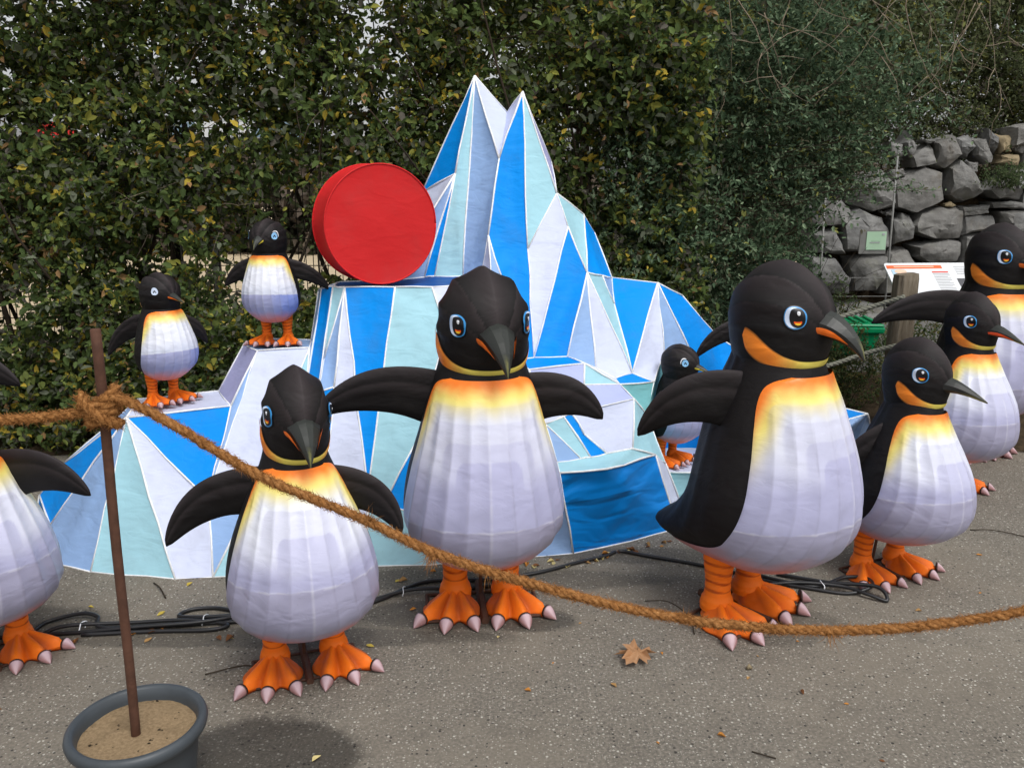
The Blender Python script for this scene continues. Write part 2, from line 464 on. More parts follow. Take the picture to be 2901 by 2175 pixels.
# ------------------------------------------------------------------ iceberg (metres)
V = {
'aL':(-0.191,4.600,2.117), 'aR':(0.054,4.500,2.031), 'val':(-0.025,4.650,1.942), 'inn':(-0.064,4.380,1.703), 'wt':(-0.286,4.420,1.630), 
'Lx':(-0.480,4.650,1.533), 'b1':(-0.611,4.200,1.114), 'b2':(-0.443,4.300,1.121), 'b3':(-0.391,4.300,1.126), 'b4':(-0.247,4.300,1.126), 
'b5':(-0.157,4.220,1.122), 'sm':(-0.117,4.240,1.334), 'b6':(-0.100,4.100,1.119), 'b7':(-0.044,4.150,1.122), 'bb':(-0.001,3.920,0.771), 
'q1':(0.105,3.980,0.774), 'q0':(0.078,4.240,1.268), 's1':(0.225,4.380,1.533), 's2':(0.208,4.650,1.692), 's3':(0.279,4.300,1.373), 
't1':(0.377,4.550,1.422), 't2':(0.370,4.200,1.156), 'r1':(0.263,3.960,0.783), 't3':(0.450,4.700,1.320), 't4':(0.527,4.500,1.098), 
'r2':(0.402,3.980,0.724), 't2b':(0.455,4.300,1.131), 'r3':(0.493,3.950,0.680), 'r4':(0.592,4.080,0.675), 't5':(0.522,4.320,0.985), 
'u1':(0.771,4.500,1.070), 'r5':(0.703,4.100,0.627), 'um':(0.786,4.300,0.731), 'u3':(0.973,4.450,0.670), 'u4':(0.935,4.650,0.983), 
'u5':(1.168,4.750,0.735), 'r6':(0.504,3.860,0.672), 'w1':(0.663,4.000,0.476), 'd1':(0.337,3.860,0.772), 'd2':(0.078,3.760,0.764), 
'd3':(0.330,3.780,0.688), 'd4':(0.086,3.700,0.704), 'd5':(0.266,3.600,0.599), 'd6':(0.557,3.760,0.628), 'd5m':(0.316,3.570,0.519), 
'd7':(0.538,3.620,0.435), 'd8':(0.418,3.560,0.432), 'd9':(0.226,3.580,0.594), 'd10':(0.343,3.530,0.424), 'e1':(0.145,3.560,0.567), 
'e2':(0.299,3.500,0.428), 'e3':(0.194,3.480,0.418), 'g1':(0.729,3.840,0.291), 'g0':(0.659,3.720,0.373), 'g2':(0.399,3.420,0.409), 
'g3':(0.198,3.360,0.413), 'g4':(-0.001,3.430,0.210), 'k0':(-0.842,4.000,1.114), 'k1':(-0.778,3.950,1.115), 'k2':(-0.540,3.920,1.119), 
'k3':(-0.372,3.950,1.115), 'k4':(-0.250,4.000,1.117), 'k0a':(-0.920,4.100,1.090), 'k00':(-0.975,4.280,1.059), 'k5':(-0.851,4.220,1.107), 
'n2':(-0.877,3.720,0.667), 'n3':(-0.944,3.780,0.652), 'n4':(-0.865,3.830,0.802), 'n6':(-0.802,3.720,0.693), 'x1':(-0.630,3.500,0.272), 
'x2':(-0.558,3.480,0.222), 'x3':(-0.423,3.600,0.475), 'k3b':(-0.305,3.850,0.938), 'x5':(-0.377,3.460,0.181), 'y1':(-0.079,3.680,0.696), 
'f0':(-1.696,3.600,0.585), 'f1':(-1.266,3.700,0.611), 'f2':(-1.754,3.860,0.601), 'f3':(-1.422,4.000,0.604), 'l1':(-2.098,3.780,0.311), 
'l2':(-2.213,3.750,0.165), 'l3':(-2.071,3.560,0.095), 'mm':(-1.313,3.450,0.264), 'mm2':(-1.083,3.500,0.345), 'wb':(-1.002,3.760,0.652), 
'c0':(-1.301,4.060,0.825), 'c1':(-1.189,3.900,0.824), 'c2':(-0.953,3.930,0.832), 'c3':(-0.993,4.140,0.831), 'c4':(-1.284,4.180,0.831), 
'p1':(-0.979,3.440,0.287), 'v1':(1.996,4.600,0.323), 'v2':(1.731,4.750,0.371), 'fp1':(0.766,3.980,0.195), 'fp2':(1.168,3.980,0.188), 
'fp3':(1.277,4.450,0.158), 'fp4':(0.831,4.450,0.168), 'l4':(-1.948,3.362,0.000), 'l5':(-1.770,3.288,0.000), 'l6':(-1.389,3.223,0.000), 
'l7':(-1.239,3.239,0.000), 'l8':(-0.959,3.268,0.000), 'm1':(-0.817,3.325,0.000), 'm2':(-0.617,3.338,0.000), 'm3':(-0.355,3.352,0.000), 
'h1':(0.779,3.742,0.000), 'h2':(0.270,3.469,0.000), 'hm':(0.546,3.601,0.000), 'h3':(0.851,3.957,0.000), 'h4':(0.041,3.429,0.000), 
'fg1':(0.841,3.994,0.000), 'fg2':(1.207,4.013,0.000), 'v3':(2.296,5.193,0.000), 'l2g':(-2.247,3.729,0.000), 
}

PANELS = [
 # twin peaks
 ('blue', 'aL wt Lx'), ('aqua', 'aL b4 b3 wt'), ('light', 'aL inn sm b5 b4'), ('white', 'aL val inn'), ('white', 'val aR inn'),
 ('white', 'wt b1 Lx'), ('light', 'wt b2 b1'), ('blue', 'wt b3 b2'), ('white', 'sm b6 b5'), ('light', 'sm b7 b6'),
 ('blue', 'aR q0 q1 bb b7 sm inn'), ('aqua', 'aR s1 q0'), ('pur', 'aR s2 s1'), ('white', 's1 s3 q1 q0'),
 ('aqua', 's1 t1 t2 s3'), ('blue', 's3 t2 r1 q1'), ('blue', 't1 t3 t4 t2b t2'),
 ('light', 't2 r2 r1'), ('white', 't2 r4 r3 r2'), ('aqua', 't2 t2b t5 r4'), ('light', 't2b t4 t5'),
 ('blue', 't4 u1 r4 t5'), ('white', 'u1 um r5 r4'), ('light', 'u1 u3 um'), ('blue', 'u1 u4 u5 u3'), ('teal', 'um u3 fp4 w1 r5'), ('blue', 'u3 u5 v2 v1 fp3 fp4'),
 ('light', 'fp3 v1 v3 fg2 fp2'),
 ('blue', 'r3 r4 r5 r6'), ('teal', 'r6 r5 w1 d6'),
 # curved block in front on the right
 ('blue', 'q1 r1 d1 d2 bb'), ('white', 'r1 r2 r3 r6 d1'), ('lav', 'd2 d1 d3 d4'), ('aqua', 'd1 r6 d3'), ('lav', 'd4 d3 r6 d6 d5 d9'),
 ('white', 'd5 d6 d7 d8 d5m'), ('blue', 'd9 d5 d5m d8 d10'), ('aqua', 'e1 d9 d10 e2'), ('light', 'e1 e2 e3'), ('white', 'd4 d9 e1'),
 ('aqua', 'd6 w1 g1 g0 d7'), ('aqua', 'e3 e2 d10 d8 d7 g0 g2 g3'), ('blue_folds', 'g3 g2 g0 h1 hm h2'), ('white', 'g0 g1 h3 h1'),
 ('light', 'g3 h2 h4 g4'), ('teal', 'w1 fp1 fg1 h3 g1'),
 # low step at the back right
 ('white', 'fp1 fp2 fp3 fp4'), ('aqua', 'fp1 fg1 fg2 fp2'), ('teal', 'w1 fp4 fp1'),
 # deck and front
 ('navy', 'k0 k1 k2 k3 k4 b6 b5 b4 b3 b2 b1 k5'), ('blue', 'k0a k0 k5 k00'),
 ('blue', 'k0a n3 n2 k0'), ('aqua', 'k0 n4 k1'), ('light', 'k1 n4 n2 n6'), ('light', 'k0 n2 n4'), ('white', 'k1 n6 m1 m2 x1'), ('blue', 'k1 x1 k2'),
 ('aqua', 'k2 x1 x2 x3 k3b k3'), ('white', 'k3 k3b k4'), ('blue', 'x2 x5 x3'), ('aqua', 'x1 m2 m3 x5 x2'),
 ('light', 'k4 k3b bb b7 b6'), ('white', 'k3b x3 y1 bb'), ('aqua', 'bb y1 d4 d2'), ('light', 'x3 x5 g4 y1'), ('white', 'y1 g4 g3 e3 e1 d4'),
 ('aqua', 'x5 m3 h4 g4'), ('blue', 'n2 n3 p1 l8 m1 n6'),
 # steps on the left
 ('blue', 'f0 l1 l2 l3'), ('light', 'f0 l3 l4 l5'), ('aqua', 'f0 l5 l6'), ('white', 'f0 l6 l7 mm'), ('blue', 'f0 mm f1'), ('light', 'f1 mm c1'),
 ('white', 'c1 mm mm2 wb c2'), ('aqua', 'c2 wb mm2 p1 n3'), ('light', 'mm l7 mm2'), ('aqua', 'mm2 l7 l8 p1'), ('white', 'f0 f1 f3 f2'),
 ('pur', 'c0 f3 f1 c1'), ('light', 'c0 c1 c2 c3 c4'), ('light', 'k00 c3 c2 n3 k0a'), ('light', 'f0 f2 l1'), ('blue', 'l2 l2g l4 l3'),
]
# rear skin, closing the shape towards the hedge
BACK = 'l2g l2 l1 f2 f3 c0 c4 c3 k00 k5 b1 Lx aL val aR s2 s1 t1 t3 t4 u1 u4 u5 v2 v1 v3'.split()
iceberg = empty('iceberg', (0, 4.0, 0))
tag(iceberg, 'faceted twin-peaked iceberg of blue, aqua and white cloth panels behind the penguins', 'iceberg')
ICE_INV = Matrix.Translation((0, -4.0, 0))

def cloth_panel(pts, mat, name='panel', parent=None, cuts=5, sag=0.009, wr=0.0065):
    bm = bmesh.new()
    vs_ = [bm.verts.new(p) for p in pts]
    bm.faces.new(vs_)
    bmesh.ops.triangulate(bm, faces=bm.faces[:])
    size = max((Vector(a) - Vector(b)).length for a in pts for b in pts)
    cuts = max(2, min(11, int(size / 0.09)))
    bmesh.ops.subdivide_edges(bm, edges=bm.edges[:], cuts=cuts, use_grid_fill=True)
    bm.normal_update()
    segs = [(Vector(pts[i]), Vector(pts[(i + 1) % len(pts)])) for i in range(len(pts))]
    avg = Vector((0, 0, 0))
    for f in bm.faces: avg += f.normal * f.calc_area()
    avg.normalize()
    if avg.dot(Vector((0, -1, 0.3))) < 0:
        bmesh.ops.reverse_faces(bm, faces=bm.faces[:]); avg = -avg
    mv = []
    for v in bm.verts:
        d = 9
        for a, b in segs:
            ab = b - a; t = max(0, min(1, (v.co - a).dot(ab) / max(ab.length_squared, 1e-9)))
            d = min(d, (v.co - a - ab * t).length)
        w = min(1, d / 0.06)
        nz = mnoise.noise(v.co * 7 + Vector((3, 1, 7))) + 0.6 * mnoise.noise(v.co * 19)
        mv.append(avg * (-sag * w + wr * w * nz))
    for v, m in zip(bm.verts, mv): v.co += m
    me = bpy.data.meshes.new(name)
    bm.to_mesh(me); bm.free()
    me.materials.append(mat)
    me.polygons.foreach_set('use_smooth', [True] * len(me.polygons))
    return link(name, me, parent)

edges = {}
for mk, names in PANELS:
    nm = names.split()
    pts = [Vector(V[n]) - Vector((0, 4.0, 0)) for n in nm]
    o = cloth_panel(pts, M[mk], 'panel', iceberg)
    for i in range(len(nm)):
        e = tuple(sorted((nm[i], nm[(i + 1) % len(nm)])))
        edges.setdefault(e, []).append(mk)
for i in range(len(BACK) - 1):
    a, b = V[BACK[i]], V[BACK[i + 1]]
    ga = (a[0], max(a[1] + 0.05, 4.78), 0.0) if BACK[i] not in ('l2g', 'v3') else a
    gb = (b[0], max(b[1] + 0.05, 4.78), 0.0) if BACK[i + 1] not in ('l2g', 'v3') else b
    q = [a, b, gb, ga]
    q2 = []
    for p in q:
        if not q2 or (Vector(p) - Vector(q2[-1])).length > 1e-4: q2.append(p)
    if (Vector(q2[0]) - Vector(q2[-1])).length < 1e-4: q2.pop()
    if len(q2) < 3: continue
    me = mesh('rear_panel', [Vector(p) - Vector((0, 4.0, 0)) for p in q2], [tuple(range(len(q2)))], M['light'], smooth=False)
    link('rear_panel', me, iceberg)
for (a, b), ms in edges.items():
    if (a, b) == ('inn', 'val'): continue
    A, B = Vector(V[a]), Vector(V[b])
    if A.z < 0.001 and B.z < 0.001: r = 0.0035
    else: r = 0.0047 if random.random() < 0.7 else 0.0035
    pts = []
    n = max(2, int((B - A).length / 0.12))
    for k in range(n + 1):
        p = A.lerp(B, k / n)
        j = 0.0 if k in (0, n) else 0.0042
        pts.append(p + Vector((random.uniform(-j, j), random.uniform(-j, j) - 0.001, random.uniform(-j, j))) - Vector((0, 4.0, 0)))
    tube('piping', pts, [r * random.uniform(0.8, 1.15) for _ in pts], M['piping'], iceberg, seg=6)

# small ledge hidden behind the large right-hand penguin
lv, lf = box_geo(1.13, 1.52, 4.12, 4.6, 0, 0.5)
ledge = make('ledge', [Vector(p) - Vector((0, 4, 0)) for p in lv], lf, M['light'], iceberg, smooth=False)

# ------------------------------------------------------------------ red drum
drum = empty('red_drum', (-0.643, 4.055, 1.127), R(30))
tag(drum, 'red cloth drum standing on edge on the iceberg deck', 'drum')
RD, TH = 0.272, 0.17
def disc_cap(y, name, sgn):
    nr, ns = 14, 72
    v = [(0, y, RD)]; 
    for i in range(1, nr + 1):
        r = RD * i / nr
        for j in range(ns):
            a = 2 * PI * j / ns
            x, z = r * math.cos(a), RD + r * math.sin(a)
            w = 1 - (i / nr) ** 6
            v.append((x, y + sgn * w * (-0.004 + 0.0035 * mnoise.noise((x * 6, z * 6 + x * 5, 2))), z))
    f = [(0, 1 + j, 1 + (j + 1) % ns) for j in range(ns)]
    for i in range(nr - 1):
        for j in range(ns):
            a = 1 + i * ns + j; b = 1 + i * ns + (j + 1) % ns
            f.append((a, a + ns, b + ns, b))
    o = link(name, outward(mesh(name, v, f, M['red'])), drum)
disc_cap(-TH / 2, 'front_face', -1); disc_cap(TH / 2, 'rear_face', 1)
v = []
for i in range(7):
    y = -TH / 2 + TH * i / 6
    for j in range(72):
        a = 2 * PI * j / 72
        r = RD - 0.006 * math.sin(PI * i / 6) - 0.002 * abs(math.sin(a * 6))
        v.append((r * math.cos(a), y, RD + r * math.sin(a)))
link('rim_band', outward(mesh('rim_band', v, grid_faces(7, 72, True), M['red'])), drum)
for y in (-TH / 2, TH / 2):
    tube('seam_cord', [(RD * math.cos(2 * PI * j / 72), y, RD + RD * math.sin(2 * PI * j / 72)) for j in range(73)], 0.004, M['red'], drum, 6)

# ------------------------------------------------------------------ penguin figures (heights normalised to 1)
BODY = [(.140, .02, .00, .10), (.146, .07, .055, .26), (.155, .112, .10, .335), (.17, .135, .128, .360), (.20, .168, .168, .338), (.25, .200, .206, .285), (.32, .217, .227, .238),
        (.40, .214, .228, .212), (.48, .197, .214, .200), (.56, .172, .190, .190), (.64, .148, .160, .170), (.70, .129, .132, .147), (.74, .117, .116, .130),
        (.78, .110, .106, .118), (.84, .10, .09, .10)]
HEAD = [(.695, .108, .104, .114), (.735, .117, .117, .121), (.77, .125, .130, .130), (.81, .130, .138, .139), (.86, .131, .140, .145), (.90, .124, .130, .139),
        (.94, .104, .107, .119), (.97, .074, .077, .088), (.99, .040, .043, .050), (1.0, .004, .004, .004)]
ADULT_BODY, ADULT_HEAD = BODY, [(z, w * .93, f * .95, r * .95) for z, w, f, r in HEAD]
def _k(z, lo, hi): return lo + (hi - lo) * sstep(.45, .70, z)
_mk = lambda z: table([(.14, 1.16), (.20, 1.09), (.32, 1.02), (.45, 1.01), (.58, .96), (.72, .80), (.84, .78)], z)[0]
MED_BODY = [(z, w * _mk(z), f * _k(z, 1.13, .92), r * _k(z, 1.02, .92)) for z, w, f, r in ADULT_BODY]
MED_HEAD = [(z, w * .74, f * .90, r * .92) for z, w, f, r in HEAD]
_kk = lambda z: table([(.14, .72), (.20, .84), (.30, .97), (.42, 1.06), (.56, 1.10), (.84, 1.08)], z)[0]
KID_BODY = [(z, w * _kk(z), f * _kk(z), r * _k(z, .9, 1.08)) for z, w, f, r in ADULT_BODY]
KID_HEAD = [(z, w * 1.10, f * 1.10, r * 1.08) for z, w, f, r in HEAD]
def set_kind(k):
    global BODY, HEAD, EYE_TH, EYE_R
    BODY, HEAD, EYE_TH, EYE_R = {'adult': (ADULT_BODY, ADULT_HEAD, 50, .0285), 'medium': (MED_BODY, MED_HEAD, 68, .030), 'kid': (KID_BODY, KID_HEAD, 52, .030)}[k]
PHI = [(.145, 150), (.17, 124), (.22, 100), (.30, 84), (.40, 76), (.50, 75), (.60, 77), (.66, 77), (.695, 72), (.712, 61), (.722, 44)]

def sect(tab, th, z, off=0.0):
    w, f, r = table(tab, z)
    s, c = math.sin(th), math.cos(th)
    y = -(f + off) * c if c > 0 else -(r + off) * c
    return Vector(((w + off) * s, y, z + (.040 * sstep(.42, .15, z) if tab is BODY else 0)))

NCOL = 10
def belly_pt(u, z):
    phi = R(table(PHI, z)[0])
    k = abs(math.sin(u * NCOL * PI / 2))
    p = sect(BODY, u * phi, z, 0.0)
    e = 1 - abs(u) ** 8
    top = sstep(.722, .70, z)
    off = 0.0115 * (0.30 + 0.70 * e) - 0.0058 * k * sstep(.16, .26, z) * sstep(.70, .60, z) * e
    off += .0016 * mnoise.noise((u * 5, z * 16, 7)) * e * sstep(.15, .3, z) * sstep(.72, .6, z)      # slack cloth
    return sect(BODY, u * phi, z, off)

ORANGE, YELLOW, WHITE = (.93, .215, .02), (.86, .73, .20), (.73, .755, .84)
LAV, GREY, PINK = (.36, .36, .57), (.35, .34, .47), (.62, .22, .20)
PRINT = {'adult': ([(.86, .66), (.70, .62), (.50, .573), (.33, .53)], .350), 'medium': ([(.56, .62), (.34, .555)], .420), 'kid': ([], .435)}
def belly_col(u, z, kind, j):
    arch, seam = PRINT[kind]
    e = (1 - abs(u)) * R(table(PHI, z)[0]) * 0.17          # distance from the side edge
    d = min(e + max(0, (.66 - z)) * 0.42, (.724 - z))       # the orange rim fades down the sides
    n = 0.010 * mnoise.noise((u * 6, z * 14, 1.0))
    c = mixc(ORANGE, YELLOW, sstep(.008, .054, d + n))
    c = mixc(c, WHITE, sstep(.044, .108, d + n))
    seam += .014 * math.cos(u * 2) - .014
    rib = (j % 10 == 0)
    if kind == 'kid':
        if z < seam:
            c = mixc((.36, .38, .60), (.25, .32, .70), sstep(.1, .6, u + n * 8))
            c = mixc(c, (.74, .27, .24), sstep(.29, .165, z + 2 * n))
        else:
            c = mixc(c, (.60, .65, .82), .55 * sstep(.54, .435, z))
    else:
        lav = 0.0
        for uk, zk in arch:
            dx = (abs(u) - uk) * 0.34; dz = z - zk
            rr = .032
            qx, qz = max(dx + rr, 0), max(dz + rr, 0)
            sd = math.hypot(qx, qz) - rr + min(max(dx + rr, dz + rr), 0)
            lav += (.21 if kind == 'adult' else .34) * sstep(.003, -.003, sd)
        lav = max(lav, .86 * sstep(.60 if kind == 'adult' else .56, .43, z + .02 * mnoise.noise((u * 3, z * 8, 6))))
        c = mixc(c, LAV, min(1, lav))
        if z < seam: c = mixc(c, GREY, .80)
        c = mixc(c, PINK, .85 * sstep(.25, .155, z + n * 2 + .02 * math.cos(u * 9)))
    if abs(z - seam) < .0025: c = mixc(c, (.80, .80, .84), .30 * sstep(.2, .6, .5 + mnoise.noise((u * 4, 3, 1))))
    if rib and z < .62: c = mixc(c, (.20, .19, .26) if j != 50 else (.85, .85, .88), (.42 if j != 50 else .34) * (.5 + .5 * mnoise.noise((u * 9, z * 30, 4))) * sstep(.66, .52, z))
    return c

def belly_mesh(kind):
    nr, nc = 150, 101
    v, col = [], []
    zs = [.147 + (.722 - .147) * (i / (nr - 1)) for i in range(nr)]
    for z in zs:
        for j in range(nc):
            u = -1 + 2 * j / (nc - 1)
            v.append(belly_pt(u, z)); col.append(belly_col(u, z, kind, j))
    return outward(mesh('belly', v, grid_faces(nr, nc), M['belly'], cols=col))

def body_mesh():
    nr, ns = 64, 96
    v = []
    for i in range(nr):
        z = .140 + (.84 - .140) * i / (nr - 1)
        for j in range(ns):
            th = 2 * PI * j / ns
            back = sstep(-.1, -.5, math.cos(th))
            k = abs(math.sin(th * 9))
            v.append(sect(BODY, th, z, -0.004 * k * back * sstep(.16, .25, z)))
    f = grid_faces(nr, ns, True)
    f.append(tuple(range(ns))); f.append(tuple((nr - 1) * ns + j for j in range(ns)))
    return outward(mesh('body', v, f, M['black']))

def head_pt(th, z, off=0.0):
    p = sect(HEAD, th, z, off)
    w = sstep(.775, .86, z)
    if w > 0:
        al = math.atan2(p.x, p.z - .81)
        k = 1 - w * 0.055 * abs(math.sin(al * 7.0)) * sstep(-.150, -.085, p.y)
        p = Vector((p.x * k, p.y, .81 + (p.z - .81) * k))
    return p

def head_mesh():
    nr, ns = 64, 160
    v, col = [], []
    for i in range(nr):
        t = i / (nr - 1)
        z = .695 + (1.0 - .695) * math.sin(t * PI / 2) if True else 0
        for j in range(ns):
            q = head_pt(2 * PI * j / ns, z); v.append(q)
            al = abs(math.atan2(q.x, q.z - .81)) * 7.0 / PI      # airbrushed panel tones, with a highlight painted in toward the crown
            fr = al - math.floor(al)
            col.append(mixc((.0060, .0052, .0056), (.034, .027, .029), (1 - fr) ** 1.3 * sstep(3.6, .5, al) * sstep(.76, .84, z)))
    f = grid_faces(nr, ns, True)
    f.append(tuple((nr - 1) * ns + j for j in range(ns)))
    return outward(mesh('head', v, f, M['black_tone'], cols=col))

CHK = [(0, .749, .0095), (35, .750, .0110), (55, .756, .0155), (70, .766, .0225), (82, .779, .0295), (92, .793, .0340), (100, .805, .0320), (104, .811, .0250), (107, .815, .004)]
def cheek_mesh(young):
    v, col = [], []
    n, m = 129, 9
    for i in range(n):
        a = -107 + 214 * i / (n - 1)
        zc, h = table(CHK, abs(a))
        for j in range(m):
            t = -1 + 2 * j / (m - 1)
            v.append(head_pt(R(a), zc + t * h, 0.0022 + 0.0018 * (1 - t * t)))
            c = mixc((.78, .66, .13), (.90, .25, .025), sstep(28, 75, abs(a)))
            if abs(t) > .9: c = (.03, .03, .012)
            col.append(c)
    return outward(mesh('cheek_patch', v, grid_faces(n, m), M['paint'], cols=col))

EYE_Z = .872
def eye_mesh(side, style):
    v, f, fm = [], [], []
    mats = [M['eye_black'], M['eye_white'], M['eye_blue'], M['eye_orange'], M['eye_yellow'], M['eye_glint'], M['eye_sky']]
    def pt(x, y, off):
        return head_pt(side * R(EYE_TH) + side * (-x) * EYE_R / table(HEAD, EYE_Z)[1], EYE_Z + y * EYE_R, off)
    def disc(cx, cy, rx, ry, off, m, nr=4, ns=36):
        b = len(v)
        v.append(pt(cx, cy, off))
        for i in range(1, nr + 1):
            for j in range(ns):
                a = 2 * PI * j / ns
                v.append(pt(cx + rx * i / nr * math.cos(a), cy + ry * i / nr * math.sin(a), off))
        for j in range(ns): f.append((b, b + 1 + j, b + 1 + (j + 1) % ns)); fm.append(m)
        for i in range(nr - 1):
            for j in range(ns):
                a = b + 1 + i * ns + j; c = b + 1 + i * ns + (j + 1) % ns
                f.append((a, a + ns, c + ns, c)); fm.append(m)
    def arc(cx, cy, r0, r1, a0, a1, off, m, n=16, taper=True):
        b = len(v)
        for i in range(n + 1):
            t = i / n; a = R(a0 + (a1 - a0) * t)
            q = math.sin(PI * t) ** .6 if taper else 1
            mid = (r0 + r1) / 2; hw = (r1 - r0) / 2 * q
            v.append(pt(cx + (mid - hw) * math.cos(a), cy + (mid - hw) * math.sin(a), off))
            v.append(pt(cx + (mid + hw) * math.cos(a), cy + (mid + hw) * math.sin(a), off))
        for i in range(n): f.append((b + 2 * i, b + 2 * i + 1, b + 2 * i + 3, b + 2 * i + 2)); fm.append(m)
    # x grows towards the beak
    if style == 'open':
        disc(0, 0, 1.08, 1.08, .0030, 0)
        disc(0, 0, 1.0, 1.0, .0042, 2)
        disc(-.13, .0, .80, .90, .0052, 1)
        disc(.15, .0, .70, .84, .0062, 0)
        arc(.15, -.10, .20, .52, 205, 335, .0072, 3)
        arc(.15, -.10, .32, .50, 230, 310, .0080, 4)
        disc(.27, .36, .15, .17, .0080, 5)
    else:
        disc(0, 0, 1.0, 1.0, .0030, 0)
        disc(0, 0, .90, .90, .0042, 6 if style == 'wink_blue' else 1)
        b = len(v)
        for (x, y) in ((-.45, -.25), (-.38, -.45), (0, .02), (0, .38), (.38, -.45), (.45, -.25)): v.append(pt(x, y, .0055))
        f.append((b, b + 1, b + 2, b + 3)); fm.append(0); f.append((b + 3, b + 2, b + 4, b + 5)); fm.append(0)
        if style == 'wink_blue': arc(-.1, .1, .98, 1.25, 60, 200, .0035, 5)
    return outward_each(mesh('eye', v, f, mats, fmat=fm))

def outward_each(me):
    """flip faces so that they look away from the head's axis"""
    bm = bmesh.new(); bm.from_mesh(me)
    bm.normal_update()
    fl = [q for q in bm.faces if q.normal.dot(q.calc_center_median() - Vector((0, 0, .84))) < 0]
    bmesh.ops.reverse_faces(bm, faces=fl)
    bm.to_mesh(me); bm.free()
    return me

BK = {'hook': [(-.105, .845, .053, .043), (-.132, .842, .046, .039), (-.160, .832, .036, .031), (-.187, .815, .0235, .021), (-.208, .794, .012, .012), (-.223, .771, .002, .003)],
      'straight': [(-.105, .828, .050, .040), (-.145, .826, .040, .031), (-.185, .818, .027, .022), (-.222, .806, .016, .014), (-.252, .795, .008, .008), (-.272, .787, .002, .003)]}
def beak_frame(style, s):
    """centre, half width, half height and tilt along the beak, s 0..1"""
    P = BK[style]; n = len(P) - 1
    i = min(int(s * n), n - 1); t = s * n - i
    g = lambda k: [P[max(0, min(n, q))][k] for q in (i - 1, i, i + 1, i + 2)]
    out = []
    for k in range(4):
        a, b, c, d = g(k)
        out.append(0.5 * (2 * b + (c - a) * t + (2 * a - 5 * b + 4 * c - d) * t * t + (3 * b - a - 3 * c + d) * t ** 3))
    j = min(i + 1, n)
    dy, dz = P[j][0] - P[max(j - 1, 0)][0], P[j][1] - P[max(j - 1, 0)][1]
    return out, math.atan2(dz, -dy)
def beak_pt(style, s, a, off=0.0):
    (y, z, w, h), tl = beak_frame(style, s)
    x = (w + off) * math.sin(a)
    q = (h + off) * math.cos(a)
    if q > 0: x *= 1 - .35 * (math.cos(a)) ** 2       # ridge on top
    else: q *= .75
    return Vector((x, y + q * math.sin(tl), z + q * math.cos(tl)))
def beak_mesh(style):
    nr, ns = 14, 10
    v, col = [], []
    for i in range(nr):
        s = i / (nr - 1)
        for j in range(ns):
            a = 2 * PI * j / ns
            v.append(beak_pt(style, s, a))
            c = (.014, .015, .014)
            c = mixc(c, (.028, .032, .028), .8 * sstep(.2, .9, math.cos(a)))
            c = mixc(c, (.30, .29, .08), .55 * sstep(.62, .85, s) * (abs(math.cos(a * 3)) > .93))
            if style == 'straight': c = mixc(c, (.42, .36, .08), .7 * sstep(.35, .7, s) * sstep(-.1, -.5, math.cos(a)))
            if s < .045: c = (.02, .02, .02)
            col.append(c)
    f = grid_faces(nr, ns, True) + [tuple(range(ns)), tuple((nr - 1) * ns + j for j in range(ns))]
    return outward(mesh('beak', v, f, M['beak'], cols=col, smooth=False))
def mouth_mesh(style, side, young, colr):
    """bright teardrop on the lower side of the beak"""
    v, col = [], []
    n, m = 24, 6
    for i in range(n):
        s = .05 + .60 * i / (n - 1)
        hw = R(19) * (math.sin(PI * min(1, (i / (n - 1)) * .92 + .08)) ** .7) * (1 - .35 * i / (n - 1))
        for j in range(m):
            a = R(100 - 4 * s) + hw * (-1 + 2 * j / (m - 1))
            v.append(beak_pt(style, s, side * a, .0026)); col.append(colr)
    me = mesh('mouth_stripe', v, grid_faces(n, m), M['paint'], cols=col)
    return outward_side(me, side)
def outward_side(me, side):
    bm = bmesh.new(); bm.from_mesh(me); bm.normal_update()
    fl = [q for q in bm.faces if q.normal.x * side < 0]
    bmesh.ops.reverse_faces(bm, faces=fl); bm.to_mesh(me); bm.free()
    return me

LEG_X, LEG_Y = {'adult': .076, 'medium': .092, 'kid': .085}, .09
OR, ORD = (.93, .19, .010), (.34, .042, .005)
def leg_mesh():
    nr, ns = 64, 28
    v, col = [], []
    for i in range(nr):
        z = .030 + (.235 - .030) * i / (nr - 1)
        r = .031 + .009 * sstep(.10, .21, z) + .010 * sstep(.085, .045, z)
        for j in range(ns):
            a = 2 * PI * j / ns
            rr = r * (1 + .015 * math.sin(z * 330))
            v.append(Vector((rr * math.sin(a), -rr * math.cos(a), z)))
            st = sstep(.35, .8, math.sin(z * 230 + .8 * math.cos(a * 2))) * (z > .088)
            col.append(mixc(OR, ORD, .95 * st * (.75 + .35 * mnoise.noise((a, z * 40, 0)))))
    return outward(mesh('leg', v, grid_faces(nr, ns, True) + [tuple((nr - 1) * ns + j for j in range(ns))], M['paint'], cols=col))
TOES = (-29, 0, 29)
def foot_rad(a):
    d = abs((math.degrees(a) + 180) % 360 - 180)
    base = .040 + (.102 - .040) * sstep(110, 42, d)
    toe = max(math.exp(-((((math.degrees(a) - t) + 180) % 360 - 180) / 9.5) ** 2) for t in TOES)
    return base + .042 * toe * sstep(80, 60, d)
